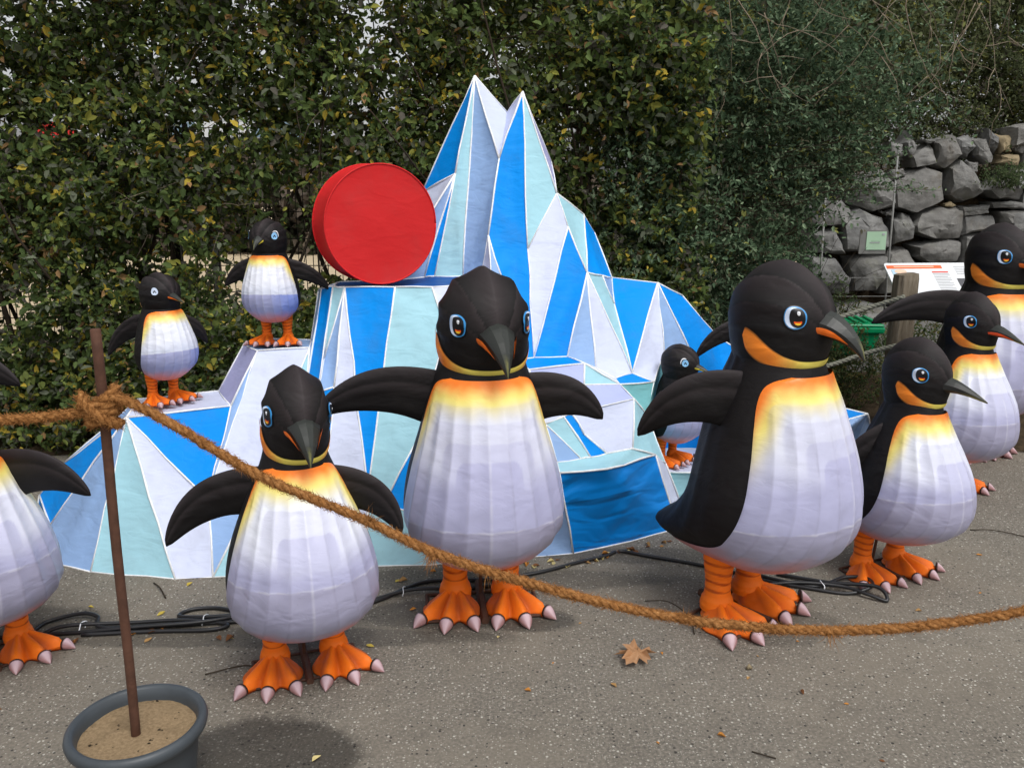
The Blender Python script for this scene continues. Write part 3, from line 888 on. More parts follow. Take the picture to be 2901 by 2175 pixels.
def foot_mesh():
    nr, ns = 16, 132
    v, col = [], []
    for i in range(nr):
        s = i / (nr - 1)
        for j in range(ns):
            a = 2 * PI * j / ns
            rad = foot_rad(a) * (s if i else .02)
            d = abs((math.degrees(a) + 180) % 360 - 180)
            toe = max(math.exp(-((((math.degrees(a) - t) + 180) % 360 - 180) / 11) ** 2) for t in TOES) * sstep(90, 60, d)
            h = .066 * (1 - s) ** 1.25 + .012 + (.017 * toe) * sstep(.15, .8, s)
            if s > .93: h *= .62
            v.append(Vector((rad * math.sin(a), -rad * math.cos(a), h)))
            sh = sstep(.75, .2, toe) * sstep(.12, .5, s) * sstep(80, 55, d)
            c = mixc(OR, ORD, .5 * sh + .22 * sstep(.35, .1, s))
            col.append(c)
    b = len(v)
    for j in range(ns):
        a = 2 * PI * j / ns; rad = foot_rad(a) * .985
        v.append(Vector((rad * math.sin(a), -rad * math.cos(a), .002))); col.append(ORD)
    f = grid_faces(nr + 1, ns, True) + [tuple(range(ns)), tuple(b + j for j in range(ns))]
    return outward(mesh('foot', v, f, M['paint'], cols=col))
def claw_mesh():
    nr, ns = 10, 16
    v, col = [], []
    for i in range(nr):
        s = i / (nr - 1)
        y = .002 - .038 * s
        z = .019 - .015 * s ** 1.6
        w = .0200 * (1 - s ** 1.8) + .0005; h = .0195 * (1 - s ** 1.7) + .0005
        for j in range(ns):
            a = 2 * PI * j / ns
            q = math.cos(a)
            v.append(Vector((w * math.sin(a), y, max(.001, z + h * q * (1 if q > 0 else .9)))))
            c = mixc((.27, .125, .12), (.56, .41, .45), sstep(.5, 1.0, q) * (1 - .4 * s) + .12)  # pale highlight along the ridge is painted into the claw colour
            if s < .12: c = (.03, .014, .01)
            col.append(c)
    return outward(mesh('claw', v, grid_faces(nr, ns, True) + [tuple(range(ns)), tuple((nr - 1) * ns + j for j in range(ns))], M['paint'], cols=col))

ME = {'leg': leg_mesh(), 'foot': foot_mesh(), 'claw': claw_mesh(), 'hook': beak_mesh('hook'), 'straight': beak_mesh('straight')}
for kd in ('adult', 'medium', 'kid'):
    set_kind(kd)
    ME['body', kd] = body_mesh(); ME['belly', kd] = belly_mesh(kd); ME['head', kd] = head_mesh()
    if kd != 'kid': ME['cheek', kd] = cheek_mesh(False)
    for st in (('open',) if kd != 'kid' else ('wink_blue', 'wink_white')):
        for sd in (1, -1): ME['eye', kd, st, sd] = eye_mesh(sd, st)
MOUTH = {'orange': (.86, .17, .015), 'red': (.85, .09, .02), 'yellow': (.75, .62, .06)}
for st in ('hook', 'straight'):
    for cn, cc in MOUTH.items():
        for sd in (1, -1): ME['mouth', st, cn, sd] = mouth_mesh(st, sd, False, cc)

def wing_mesh(root, ctrl, tip, chord):
    root, ctrl, tip = Vector(root), Vector(ctrl), Vector(tip)
    hor = Vector((tip.x - root.x, tip.y - root.y, 0)).normalized()
    nrm = Vector((-hor.y, hor.x, 0))
    nr, ns = 30, 40
    v, col = [], []
    for i in range(nr):
        s = i / (nr - 1)
        p = root * (1 - s) ** 2 + ctrl * 2 * s * (1 - s) + tip * s * s
        t = ((ctrl - root) * 2 * (1 - s) + (tip - ctrl) * 2 * s).normalized()
        cd = nrm.cross(t).normalized()
        if cd.z < 0: cd = -cd
        hw = chord * .5 * (1.42 - .80 * s) * (max(0.0, 1 - max(0, (s - .45) / .55) ** 2.2)) ** .62 + .002
        th = .015 * (1 - .45 * s) * (max(0.0, 1 - max(0, (s - .75) / .25) ** 2)) ** .5 + .0015
        for j in range(ns):
            a = 2 * PI * j / ns
            x, y = math.cos(a), math.sin(a)
            yy = (abs(y) ** .8) * (1 if y > 0 else -1)
            rib = 1 - .12 * abs(math.sin(x * PI * 1.5))
            v.append(p + cd * (hw * x - chord * .10 * s) + nrm * (th * yy * rib))
            q = (x + 1) * 1.5; q -= math.floor(min(q, 2.999))          # three airbrushed panels across the blade, highlight painted toward the upper edge
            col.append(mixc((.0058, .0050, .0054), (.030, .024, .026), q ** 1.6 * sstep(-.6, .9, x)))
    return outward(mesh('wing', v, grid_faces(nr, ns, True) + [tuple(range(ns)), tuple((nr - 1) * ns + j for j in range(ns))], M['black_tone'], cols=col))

def penguin(kind, label, loc, yaw, H, head_yaw, wings, eyes='open', beak='hook', mouth='orange', lean=(0, 0), head_tilt=(0, 0), frame=True, group=None):
    root = empty('penguin_figure', loc, R(yaw), H)
    tag(root, label, 'penguin figure', group)
    link('body', ME['body', kind], root)
    link('belly', ME['belly', kind], root)
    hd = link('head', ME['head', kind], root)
    piv = Vector((0, 0, .73))
    hm = Matrix.Translation(piv) @ Matrix.Rotation(R(head_yaw), 4, 'Z') @ Matrix.Rotation(R(head_tilt[0]), 4, 'X') @ Matrix.Rotation(R(head_tilt[1]), 4, 'Y') @ Matrix.Translation(-piv)
    hd.matrix_local = hm
    for sd in (1, -1): link('eye', ME['eye', kind, eyes, sd], hd)
    bk = link('beak', ME[beak], hd)
    if kind == 'medium': bk.scale = (.9, .96, 1) if beak == 'straight' else (1.0, .92, 1)
    if mouth:
        for sd in (1, -1):
            mo = link('mouth_stripe', ME['mouth', beak, mouth, sd], hd)
            if kind == 'medium': mo.scale = bk.scale
    if kind != 'kid': link('cheek_patch', ME['cheek', kind], hd)
    for w in wings: link('wing', wing_mesh(*w(yaw)), root)
    for sd in (-1, 1):
        lg = link('leg', ME['leg'], root); lg.location = (sd * LEG_X[kind], LEG_Y, 0); lg.scale = (1.14, 1.14, 1)
        ft = link('foot', ME['foot'], root); ft.location = (sd * LEG_X[kind], LEG_Y, 0); ft.rotation_euler = (0, 0, R(sd * 13)); ft.scale = (1.30, 1.30, 1.2) if kind == 'kid' else ((1.16, 1.16, 1.1) if kind == 'medium' else (1.08, 1.08, 1.05))
        for ta in TOES:
            c = link('claw', ME['claw'], ft)
            r = foot_rad(R(ta)) - .004
            c.location = (r * math.sin(R(ta)), -r * math.cos(R(ta)), 0); c.rotation_euler = (0, 0, R(ta)); c.scale = (.92, .90, .92)
    if frame:
        fr = link('base_frame', frame_mesh(), root)
    return root
_fm = []
def frame_mesh():
    if not _fm:
        v, f = [], []
        for a, b, w in (((-.16, -.02, .006), (.16, -.02, .006), .005), ((-.16, .14, .006), (.16, .14, .006), .005), ((-.16, -.02, .006), (-.16, .14, .006), .005),
                        ((.16, -.02, .006), (.16, .14, .006), .005), ((.0, -.04, .008), (.0, .20, .008), .012), ((.0, .12, .0), (.0, .10, .2), .006)):
            q, g = tube_geo([a, b], w, 6, len(v)); v += q; f += g
        _fm.append(mesh('base_frame', v, f, M['rust'], smooth=False))
    return _fm[0]

def W(tip, ctrl, chord=.105, turn=False):
    """a wing by tip and control point; turn=True when they are given in the path's axes instead of the figure's"""
    def at(yaw):
        t, c = Vector(tip), Vector(ctrl)
        s = -1 if t.x < 0 else 1
        if turn:
            m = Matrix.Rotation(-R(yaw), 3, 'Z'); t, c = m @ t, m @ c
        return ((s * .055, .0, .615), c, t, chord)
    return at

penguin('adult', 'large penguin figure in the centre, facing the camera with one wing stretched out', (-.105, 2.91, 0), 7, 1.32, 11,
        [W((-.455, -.02, .610), (-.28, 0, .735), .115, True), W((.335, .03, .585), (.23, .02, .705), .11, True)], head_tilt=(6, 0))
penguin('adult', 'large penguin figure on the right, turned right with an open blue-ringed eye', (.925, 2.89, 0), 42, 1.34, 2,
        [W((-.28, .24, .545), (-.25, .10, .735), .12), W((.35, -.02, .52), (.25, .0, .68), .10)])
penguin('medium', 'medium penguin figure at the front beside the plant pot, behind the rope', (-.672, 2.51, 0), 20, 1.06, 5,
        [W((-.405, -.02, .455), (-.29, 0, .66), .115, True), W((.31, .03, .475), (.24, .02, .66), .105, True)], head_tilt=(5, 3))
penguin('medium', 'medium penguin figure with straight yellowish beak right of the large penguin', (1.585, 3.24, 0), 24, 1.01, 18,
        [W((-.22, .17, .33), (-.25, .07, .57), .10), W((.26, .12, .38), (.26, .06, .57), .10)], beak='straight', mouth=None)
penguin('medium', 'medium penguin figure with red-edged beak standing in front of the tallest far penguin', (2.31, 4.22, 0), 18, 1.06, 10,
        [W((-.22, .18, .36), (-.26, .09, .57), .10), W((.28, .12, .40), (.26, .06, .58), .10)], beak='straight', mouth='red')
penguin('adult', 'large penguin figure at the far right edge with wing over the rope barrier', (2.75, 4.82, 0), 20, 1.37, 4,
        [W((-.51, .14, .60), (-.32, .06, .73), .115), W((.38, .10, .42), (.28, .05, .64), .11)])
penguin('medium', 'penguin figure cropped by the left edge, its head out of the picture', (-1.745, 2.57, 0), 42, 1.04, 0,
        [W((.385, .0, .60), (.23, 0, .74), .125, True), W((-.385, .0, .60), (-.23, 0, .72), .125, True)])
penguin('adult', 'penguin figure beyond the left edge, only its black wing tip in view', (-2.45, 3.2, 0), 15, 1.35, 0,
        [W((.41, .0, .62), (.26, 0, .73), .11, True), W((-.41, .0, .60), (-.26, 0, .72), .11, True)])
penguin('kid', 'young penguin figure with pale winking eye on the lowest iceberg step', (-1.575, 3.79, .603), 50, .60, 8,
        [W((-.47, .05, .36), (-.34, .05, .62), .13, True), W((.24, .25, .42), (.22, .14, .62), .11, True)], eyes='wink_white', beak='straight', mouth='orange', frame=False)
penguin('kid', 'young penguin figure with spread wings on the middle step beside the red drum', (-1.137, 4.01, .832), 0, .595, -14,
        [W((-.40, .08, .47), (-.26, .05, .64), .13, True), W((.47, .05, .44), (.30, .02, .63), .12, True)], eyes='wink_blue', beak='hook', mouth='yellow', frame=False)
penguin('kid', 'young penguin figure half hidden behind the wing of the large right-hand penguin', (.835, 4.13, .193), 46, .62, 8,
        [W((-.17, .17, .33), (-.22, .08, .56), .11), W((.24, .12, .40), (.22, .06, .58), .11)], eyes='wink_blue', beak='straight', mouth='yellow', frame=False)
penguin('kid', 'penguin figure hidden behind the large right-hand one, only a raised wing showing', (1.27, 4.25, .503), 10, .62, 0,
        [W((-.56, .05, .36), (-.40, 0, .62), .14), W((.40, .1, .40), (.24, .05, .60), .12)], eyes='wink_blue', beak='straight', mouth='yellow', frame=False)

# ------------------------------------------------------------------ plant pot with sand, stake, coir rope
POT = Vector((-.958, 1.91, 0))
pot = empty('plant_pot', POT, 0, .93)
tag(pot, 'dark grey plastic plant pot filled with sand at the lower left', 'plant pot')
prof = [(.125, 0.0), (.128, .004), (.150, .17), (.158, .232), (.162, .236), (.176, .243), (.181, .250), (.184, .262), (.181, .273), (.174, .280), (.166, .280), (.159, .274), (.153, .25), (.149, .20), (.147, .17)]
ns = 72
v = [(r * math.cos(2 * PI * j / ns), r * math.sin(2 * PI * j / ns), z) for r, z in prof for j in range(ns)]
f = grid_faces(len(prof), ns, True) + [tuple(range(ns))]
link('vessel', outward(mesh('vessel', v, f, M['pot'])), pot)
v = [(0, 0, .243)]; nr = 16
for i in range(1, nr + 1):
    for j in range(ns):
        a = 2 * PI * j / ns; r = .153 * i / nr
        x, y = r * math.cos(a), r * math.sin(a)
        v.append((x, y, .243 + .006 * mnoise.noise((x * 14, y * 14, 5)) + .002 * mnoise.noise((x * 60, y * 60, 1)) - .004 * (i / nr) ** 3))
f = [(0, 1 + j, 1 + (j + 1) % ns) for j in range(ns)]
for i in range(nr - 1):
    for j in range(ns):
        a = 1 + i * ns + j; b = 1 + i * ns + (j + 1) % ns
        f.append((a, a + ns, b + ns, b))
link('sand', outward(mesh('sand', v, f, M['potsand'])), pot)

stake_pts = [(-.960 + .016 * t + .0015 * math.sin(t * 9), 1.90, .20 + (1.272 - .20) * t) for t in [i / 14 for i in range(15)]]
stake = tube('stake', stake_pts, .0118, M['rust'], None, 14)
bevel(stake, .0015, 1)
tag(stake, 'rusty brown metal stake standing upright in the plant pot', 'stake')

rope_pts = [(-2.75, 1.93, 1.12), (-2.2, 1.92, 1.04), (-1.7, 1.91, 1.025), (-1.32, 1.90, 1.045), (-1.19, 1.898, 1.058), (-1.08, 1.893, 1.067), (-.975, 1.880, 1.085), (-.935, 1.876, 1.110), (-.90, 1.888, 1.112), (-.82, 1.895, 1.068), (-.741, 1.9, 1.015), (-.597, 1.9, .922),
            (-.46, 1.9, .858), (-.338, 1.9, .803), (-.196, 1.9, .729), (-.006, 1.9, .660), (.221, 1.9, .594), (.45, 1.9, .545), (.68, 1.9, .521), (.852, 1.9, .519), (1.022, 1.9, .532),
            (1.257, 1.9, .572), (1.6, 1.9, .67), (2.0, 1.9, .83), (2.4, 1.9, 1.05)]
def resample(pts, step):
    out = [pts[0].copy()]; acc = 0
    for a, b in zip(pts, pts[1:]):
        L = (b - a).length; p = 0
        while acc + (L - p) >= step:
            p += step - acc; acc = 0
            out.append(a.lerp(b, p / L))
        acc += L - p
    return out
RC = resample(catmull(rope_pts, 14), .007)
rope = empty('coir_rope', (-.94, 1.9, 0))
tag(rope, 'thick hairy brown coir rope sagging across the front from the stake', 'rope')
OFF = Vector((-.94, 1.9, 0))
def twisted(pts, n, r_off, r_str, pitch, mat, parent, off, seg=7, jit=0.0, name='strand'):
    L = 0; lens = [0]
    for a, b in zip(pts, pts[1:]): L += (b - a).length; lens.append(L)
    for s in range(n):
        sp = []
        for i, p in enumerate(pts):
            t = (pts[min(i + 1, len(pts) - 1)] - pts[max(0, i - 1)]).normalized()
            u = t.cross(Vector((0, 1, 0.01))).normalized(); w = t.cross(u)
            a = 2 * PI * (lens[i] / pitch + s / n)
            rr = r_off * (1 + jit * mnoise.noise((lens[i] * 30, s * 7.1, 0)))
            sp.append(p + (u * math.cos(a) + w * math.sin(a)) * rr - off)
        rad = [r_str * (1 + jit * mnoise.noise((lens[i] * 45, s * 3.3, 9))) for i in range(len(pts))]
        tube(name, sp, rad, mat, parent, seg)
twisted(RC, 3, .0050, .0067, .070, M['coir'], rope, OFF, 8, .5)
def fuzz(centres, n, rmin, rmax, lmin, lmax, mat, parent, off, tufts=()):
    v, f = [], []
    def hair(p, d, L, w=.0006):
        side = d.cross(Vector((random.uniform(-1, 1), random.uniform(-1, 1), random.uniform(-1, 1)))).normalized() * w
        bend = Vector((random.uniform(-1, 1), random.uniform(-1, 1), random.uniform(-1, .6))) * L * .35
        b = len(v)
        m = p + d * L * .55; e = p + d * L + bend
        v.extend([p - side - off, p + side - off, m + side * .8 - off, m - side * .8 - off, e - off])
        f.extend([(b, b + 1, b + 2, b + 3), (b + 3, b + 2, b + 4)])
    for _ in range(n):
        i = random.randrange(1, len(centres) - 1)
        t = (centres[i + 1] - centres[i - 1]).normalized()
        q = Vector((random.gauss(0, 1), random.gauss(0, 1), random.gauss(0, 1))); q = (q - t * q.dot(t)).normalized()
        d = (q * random.uniform(.25, .8) + t * random.choice((-1, 1)) * random.uniform(.4, 1)).normalized()
        hair(centres[i] + q * random.uniform(rmin, rmax), d, random.uniform(lmin, lmax))
    for (i, d, L, k) in tufts:
        for _ in range(k):
            dd = (Vector(d) + Vector((random.gauss(0, .25), random.gauss(0, .25), random.gauss(0, .25)))).normalized()
            hair(centres[i] + Vector((random.gauss(0, .005), -.008, random.gauss(0, .004))), dd, L * random.uniform(.5, 1.1), .0008)
    o = make('fibres', v, f, mat, parent)
    o['kind'] = 'stuff'
def near(x):
    return min(range(len(RC)), key=lambda i: abs(RC[i].x - x))
fuzz(RC, 30000, .006, .0118, .005, .017, M['coir'], rope, OFF,
     [(near(-.338), (.3, -.2, 1), .05, 30), (near(-.19), (-.3, -.2, -1), .05, 40), (near(.42), (.5, -.1, .9), .04, 25), (near(.78), (.2, -.1, -1), .04, 25), (near(1.0), (.3, 0, -1), .02, 15), (near(-.06), (0, 0, -1), .045, 8)])
# the knot: turns of the rope round the stake
kn = []
for i in range(150):
    t = i / 149; a = t * 2 * PI * 3.1 + .6
    kn.append(Vector((-.9445 + .030 * math.cos(a) * (1 + .12 * math.sin(t * 17)), 1.9 + .029 * math.sin(a), 1.062 + .052 * t + .016 * math.sin(a * 1.0 + 1.2))))
twisted(kn, 3, .0062, .0073, .06, M['coir'], rope, OFF, 7, .3, 'knot_strand')
kn2 = catmull([(-.985, 1.876, 1.125), (-.962, 1.862, 1.10), (-.935, 1.862, 1.075), (-.915, 1.880, 1.055), (-.915, 1.91, 1.05)], 12)
twisted(kn2, 3, .006, .007, .06, M['coir'], rope, OFF, 7, .3, 'knot_strand')
fuzz(kn + kn2, 3200, .006, .013, .006, .020, M['coir'], rope, OFF, [(40, (-1, -.3, .2), .05, 20), (90, (-1, -.2, -.6), .06, 12), (120, (-.6, -.4, .5), .05, 16)])

# ------------------------------------------------------------------ cables on the asphalt
def cable(label, runs, ties=(), r=.0075):
    base = Vector((runs[0][0][0], runs[0][0][1], 0))
    o = empty('cable', base)
    tag(o, label, 'cable')
    for run in runs:
        pts = [Vector((p[0], p[1], (p[2] if len(p) > 2 else 0) + r + .001)) - base for p in run]
        tube('cord', catmull(pts, 10), r, M['cable'], o, 8)
    for (x, y, z, a) in ties:
        pts = [Vector((x, y, z)) - base + Vector((math.cos(a) * .003 * math.sin(3 * q), .030 * math.cos(q), .016 * math.sin(q))) for q in [2 * PI * k / 16 for k in range(17)]]
        tube('zip_tie', pts, .0022, M['ziptie'], o, 6)
    return o
cable('black cable bundle with white ties lying left of the front penguin',
      [[(-1.74, 2.79), (-1.72, 2.86), (-1.62, 2.90, .01), (-1.54, 2.87, .015), (-1.50, 2.81, .005), (-1.3, 2.825), (-1.1, 2.85), (-.95, 2.87), (-.85, 2.90)],
       [(-2.0, 2.72), (-1.72, 2.765), (-1.58, 2.78), (-1.36, 2.80, .012), (-1.15, 2.83, .014), (-1.02, 2.90, .006), (-1.12, 2.96), (-1.22, 2.95), (-1.25, 2.90), (-1.15, 2.875, .01), (-.98, 2.89, .012), (-.82, 2.92)],
       [(-1.70, 2.76), (-1.62, 2.80, .016), (-1.40, 2.845, .004), (-1.2, 2.86, .006), (-1.05, 2.84), (-1.1, 2.80), (-1.3, 2.79), (-1.55, 2.765)]],
      [(-1.57, 2.815, .012, 0), (-1.14, 2.865, .012, 0), (-.90, 2.90, .012, 0)])
cable('black cable winding behind the feet of the centre penguin',
      [[(-.62, 2.95), (-.50, 3.04), (-.42, 3.13), (-.32, 3.19), (-.1, 3.20), (.1, 3.26), (.28, 3.36), (.40, 3.42), (.455, 3.468)],
       [(-.62, 2.97), (-.46, 3.07, .006), (-.36, 3.10, .01), (-.2, 3.12), (.0, 3.17)]],
      [(-.43, 3.09, .012, .5)])
cable('coiled black cable with a white tie behind the large right-hand penguin',
      [[(.47, 3.475), (.50, 3.47), (.58, 3.43), (.75, 3.36), (.92, 3.27), (1.05, 3.18), (1.2, 3.12), (1.33, 3.08), (1.43, 3.10, .02), (1.44, 3.17, .02), (1.36, 3.20, .01), (1.22, 3.14), (1.05, 3.22), (.98, 3.30)],
       [(1.0, 3.15), (1.16, 3.15, .012), (1.32, 3.11, .015), (1.40, 3.05, .01), (1.46, 3.02), (1.44, 3.08, .03), (1.28, 3.15, .012), (1.1, 3.25)],
       [(1.36, 3.38), (1.28, 3.45), (1.2, 3.52)]],
      [(1.245, 3.135, .014, 0)])
cable('thin black cable dropping from the step behind the right penguin',
      [[(.93, 4.03, .20), (.965, 3.97, .195), (1.0, 3.945, .15), (1.03, 3.94, .08), (1.06, 3.95, 0)]], r=.006)

# ------------------------------------------------------------------ fallen leaves
def maple():
    lob = [(0, 1.0), (13, .72), (22, .80), (34, .40), (48, .92), (58, .62), (68, .72), (84, .36), (104, .74), (118, .50), (140, .48), (160, .22), (176, .10)]
    out = [(a, r) for a, r in lob] + [(360 - a, r) for a, r in reversed(lob[1:])]
    v, col = [(0, 0, .012)], [(.40, .22, .11)]
    for k, fr in ((0, .5), (1, 1.0)):
        for a, r in out:
            x, y = math.sin(R(a)) * r * .055 * fr, math.cos(R(a)) * r * .062 * fr
            z = .010 + .016 * fr * fr * (1 if int(a / 24) % 2 else .3) * abs(math.sin(R(a * 1.5) + 1))
            v.append((x, y, z)); col.append(mixc((.34, .17, .075), (.46, .27, .15), random.random()))
    n = len(out)
    f = [(0, 1 + j, 1 + (j + 1) % n) for j in range(n)] + [(1 + j, 1 + n + j, 1 + n + (j + 1) % n, 1 + (j + 1) % n) for j in range(n)]
    me = mesh('blade', v, f, M['deadleaf'], cols=col, smooth=False)
    return me
ml = empty('maple_leaf', (.432, 2.632, .002), R(150), 1.65)
tag(ml, 'large dry brown maple leaf lying on the asphalt', 'leaf')
link('blade', maple(), ml)
tube('stalk', [(0, -.006, .012), (.004, -.03, .008), (.012, -.055, .004)], .0012, M['twig'], ml, 5)

def small_leaf(L, Wd, col, curl):
    v = [(0, -.5 * L, .001), (-.3 * Wd, -.25 * L, curl * .6), (-.5 * Wd, .05 * L, curl), (-.3 * Wd, .3 * L, curl * .7), (0, .5 * L, .002), (.3 * Wd, .3 * L, curl * .9), (.5 * Wd, .05 * L, curl * .8), (.3 * Wd, -.25 * L, curl * .4), (0, 0, .001)]
    f = [(8, i, (i + 1) % 8) for i in range(8)]
    return mesh('fallen_leaf', v, f, M['deadleaf'], cols=[mixc(col, tuple(c * .6 for c in col), random.random() * .6) for _ in v], smooth=False)
LC = {'yellow': (.55, .42, .08), 'tan': (.42, .25, .10), 'brown': (.20, .09, .04), 'orange': (.55, .24, .05), 'pale': (.62, .52, .24)}
LM = {k: [small_leaf(.034, .02, c, cu) for cu in (.004, .009, .014)] for k, c in LC.items()}
def drop(kind, x, y, s=1.0, label=None, group='small fallen leaves'):
    o = link('fallen_leaf', random.choice(LM[kind]))
    o.location = (x, y, .002); o.rotation_euler = (random.uniform(-.12, .12), random.uniform(-.12, .12), random.uniform(0, 6.3)); o.scale = (s, s, s)
    if not label:
        if y > 3.35 and x > 0: w = 'in the drift along the right foot of the iceberg'
        elif y > 3.0: w = 'on the asphalt just in front of the iceberg'
        elif x < -.75 and y > 2.65: w = 'beside the cable bundle on the left'
        elif -.75 <= x < .3 and y > 2.65: w = 'round the feet of the centre penguin'
        elif x >= .3 and y > 2.65: w = 'on the asphalt round the right-hand penguins'
        elif x < 0: w = 'on the open asphalt right of the plant pot'
        else: w = 'on the open asphalt at the lower right'
        label = 'small %s leaf %s' % (kind, w); group = 'small %s leaves %s' % (kind, w)
    else: group = None
    tag(o, label, 'leaf', group)
    return o
drop('pale', -.555, 2.10, 1.0, 'pale yellow leaf on the damp patch right of the plant pot')
drop('yellow', -.20, 1.96, .8, 'yellow leaf at the bottom edge of the picture')
drop('orange', .62, 2.20, .8, 'bright orange leaf right of the bottom centre'); 
drop('tan', .57, 2.02, .5)
drop('yellow', .03, 2.90, .9); drop('pale', -.05, 2.76, .6); drop('yellow', -.47, 3.20, .9); drop('yellow', -.50, 2.70, 1.0)
drop('yellow', -1.33, 2.93, 1.1, 'yellow leaf beside the cable bundle'); drop('tan', -1.30, 2.74, 1.0); drop('brown', -1.05, 2.75, 1.0); drop('orange', -1.56, 2.72, .9)
drop('pale', -1.86, 3.05, 1.0); drop('yellow', -1.31, 3.17, 1.0); drop('orange', -1.03, 3.1, .8); drop('yellow', -1.62, 2.98, .7); drop('pale', -1.07, 3.17, .9); drop('tan', .33, 2.46, .8); drop('orange', .05, 2.43, .7)
drop('tan', .78, 2.50, .6); drop('brown', .93, 2.42, .7); drop('orange', 1.05, 2.36, .5); drop('tan', 1.55, 2.95, .7); drop('orange', 2.05, 3.45, .8)
rs = random.Random(5)
for _ in range(66):      # drift of leaves against the iceberg and along the cables
    c = rs.random()
    if c < .60: x, y = rs.uniform(.05, .95), 0; y = 3.40 + max(0, x - .3) * .5 - rs.uniform(-.01, .07)
    elif c < .78: x = rs.uniform(-1.6, -.8); y = 2.80 - rs.uniform(-.02, .07)
    elif c < .90: x = rs.uniform(.95, 1.25); y = rs.uniform(3.8, 4.0)
    else: x = rs.uniform(-.45, .15); y = rs.uniform(2.85, 3.3)
    drop(rs.choice(('brown', 'tan', 'brown', 'orange', 'pale')), x, y, rs.uniform(.6, 1.25))
for _ in range(22):
    drop(rs.choice(('brown', 'tan', 'orange', 'yellow')), rs.uniform(-1.9, 2.6), rs.uniform(1.95, 3.6), rs.uniform(.3, .6))
def stick(pts, r, label):
    tag(tube('twig', catmull(pts, 6), r, M['bark'], None, 5), label, 'twig', 'dry twigs on the ground')
stick([(-1.46, 3.18, .004), (-1.41, 3.12, .012), (-1.36, 3.05, .004)], .003, 'dry twig lying in front of the left iceberg foot')
stick([(2.15, 3.72, .004), (2.25, 3.70, .01), (2.38, 3.62, .004), (2.42, 3.52, .003)], .0025, 'thin curved twig on the asphalt near the far right feet')
stick([(.69, 2.13, .003), (.72, 2.11, .006), (.75, 2.10, .003)], .002, 'short dark twig near the bright orange leaf')
stick([(.52, 3.03, .003), (.60, 2.97, .03), (.66, 2.87, .02), (.66, 2.78, .003)], .0022, 'wiry stem beside the heel of the large right-hand penguin')
stick([(-1.02, 2.52, .004), (-.9, 2.56, .012), (-.8, 2.55, .004)], .0025, 'dry stalk by the foot of the front penguin')
tag(tube('stone', [(.79, 2.555, .003), (.797, 2.555, .013), (.805, 2.556, .004)], [.006, .009, .005], M['tanrock'], None, 7), 'small tan pebble on the asphalt in front of the large right-hand penguin', 'pebble')

# ------------------------------------------------------------------ foliage builders
def leaf_mesh(name, P, D, N, L, Wd, col, fold=.25):
    n = len(P)
    D = D / np.linalg.norm(D, axis=1, keepdims=True)
    S = np.cross(D, N); S /= np.linalg.norm(S, axis=1, keepdims=True) + 1e-9
    N = np.cross(S, D)
    L = L[:, None]; Wd = Wd[:, None]
    up = N * Wd * fold
    pts = np.stack([P, P + D * L * .30 + S * Wd * .46 + up, P + D * L * .68 + S * Wd * .38 + up * .8, P + D * L - N * L * .08,
                    P + D * L * .68 - S * Wd * .38 + up * .8, P + D * L * .30 - S * Wd * .46 + up], axis=1).reshape(-1, 3)
    me = bpy.data.meshes.new(name)
    me.vertices.add(n * 6); me.vertices.foreach_set('co', pts.astype(np.float32).ravel())
    q = np.array([[0, 1, 2, 3], [0, 3, 4, 5]])
    idx = (np.arange(n)[:, None, None] * 6 + q[None]).reshape(-1)
    me.loops.add(len(idx)); me.loops.foreach_set('vertex_index', idx.astype(np.int32))
    me.polygons.add(n * 2); me.polygons.foreach_set('loop_start', (np.arange(n * 2) * 4).astype(np.int32))
    me.update(calc_edges=True)
    a = me.color_attributes.new('Col', 'FLOAT_COLOR', 'POINT')
    c = np.ones((n, 6, 4), np.float32); c[:, :, :3] = col[:, None, :]
    a.data.foreach_set('color', c.ravel())
    me.materials.append(M['leaf'])
    return me

def unit(n):
    v = rng.normal(size=(n, 3)); return v / np.linalg.norm(v, axis=1, keepdims=True)

def shoots(base, dirs, nl, length, leafL, leafW, spread=.8):
    """leaves set along many short shoots; returns P, D, N, L, W, shoot index"""
    n = len(base)
    k = np.repeat(np.arange(n), nl)
    t = np.tile((np.arange(nl) + .5) / nl, n) + rng.normal(0, .03, n * nl)
    d = dirs[k]
    Ls = (length if np.isscalar(length) else length[k])
    droop = np.zeros((n * nl, 3)); droop[:, 2] = -.25 * Ls * t * t
    P = base[k] + d * (Ls * t)[:, None] + droop
    D = d * .45 + unit(n * nl) * spread
    N = np.array([0, -.55, .75]) + unit(n)[k] * .5 + unit(n * nl) * .55
    s = rng.uniform(.75, 1.15, n * nl) * rng.uniform(.55, 1.40, n)[k]
    return P, D, N, leafL * s, leafW * s * rng.uniform(.85, 1.15, n * nl), k

def palette(n, k, cols, probs, shoot_probs=None):
    c = np.array(cols)
    pick = rng.choice(len(cols), size=n, p=probs)
    sh = rng.choice(len(cols), size=k.max() + 1, p=probs)[k]
    use = rng.random(n) < .45
    col = c[np.where(use, sh, pick)]
    return col * rng.uniform(.7, 1.35, (n, 1))

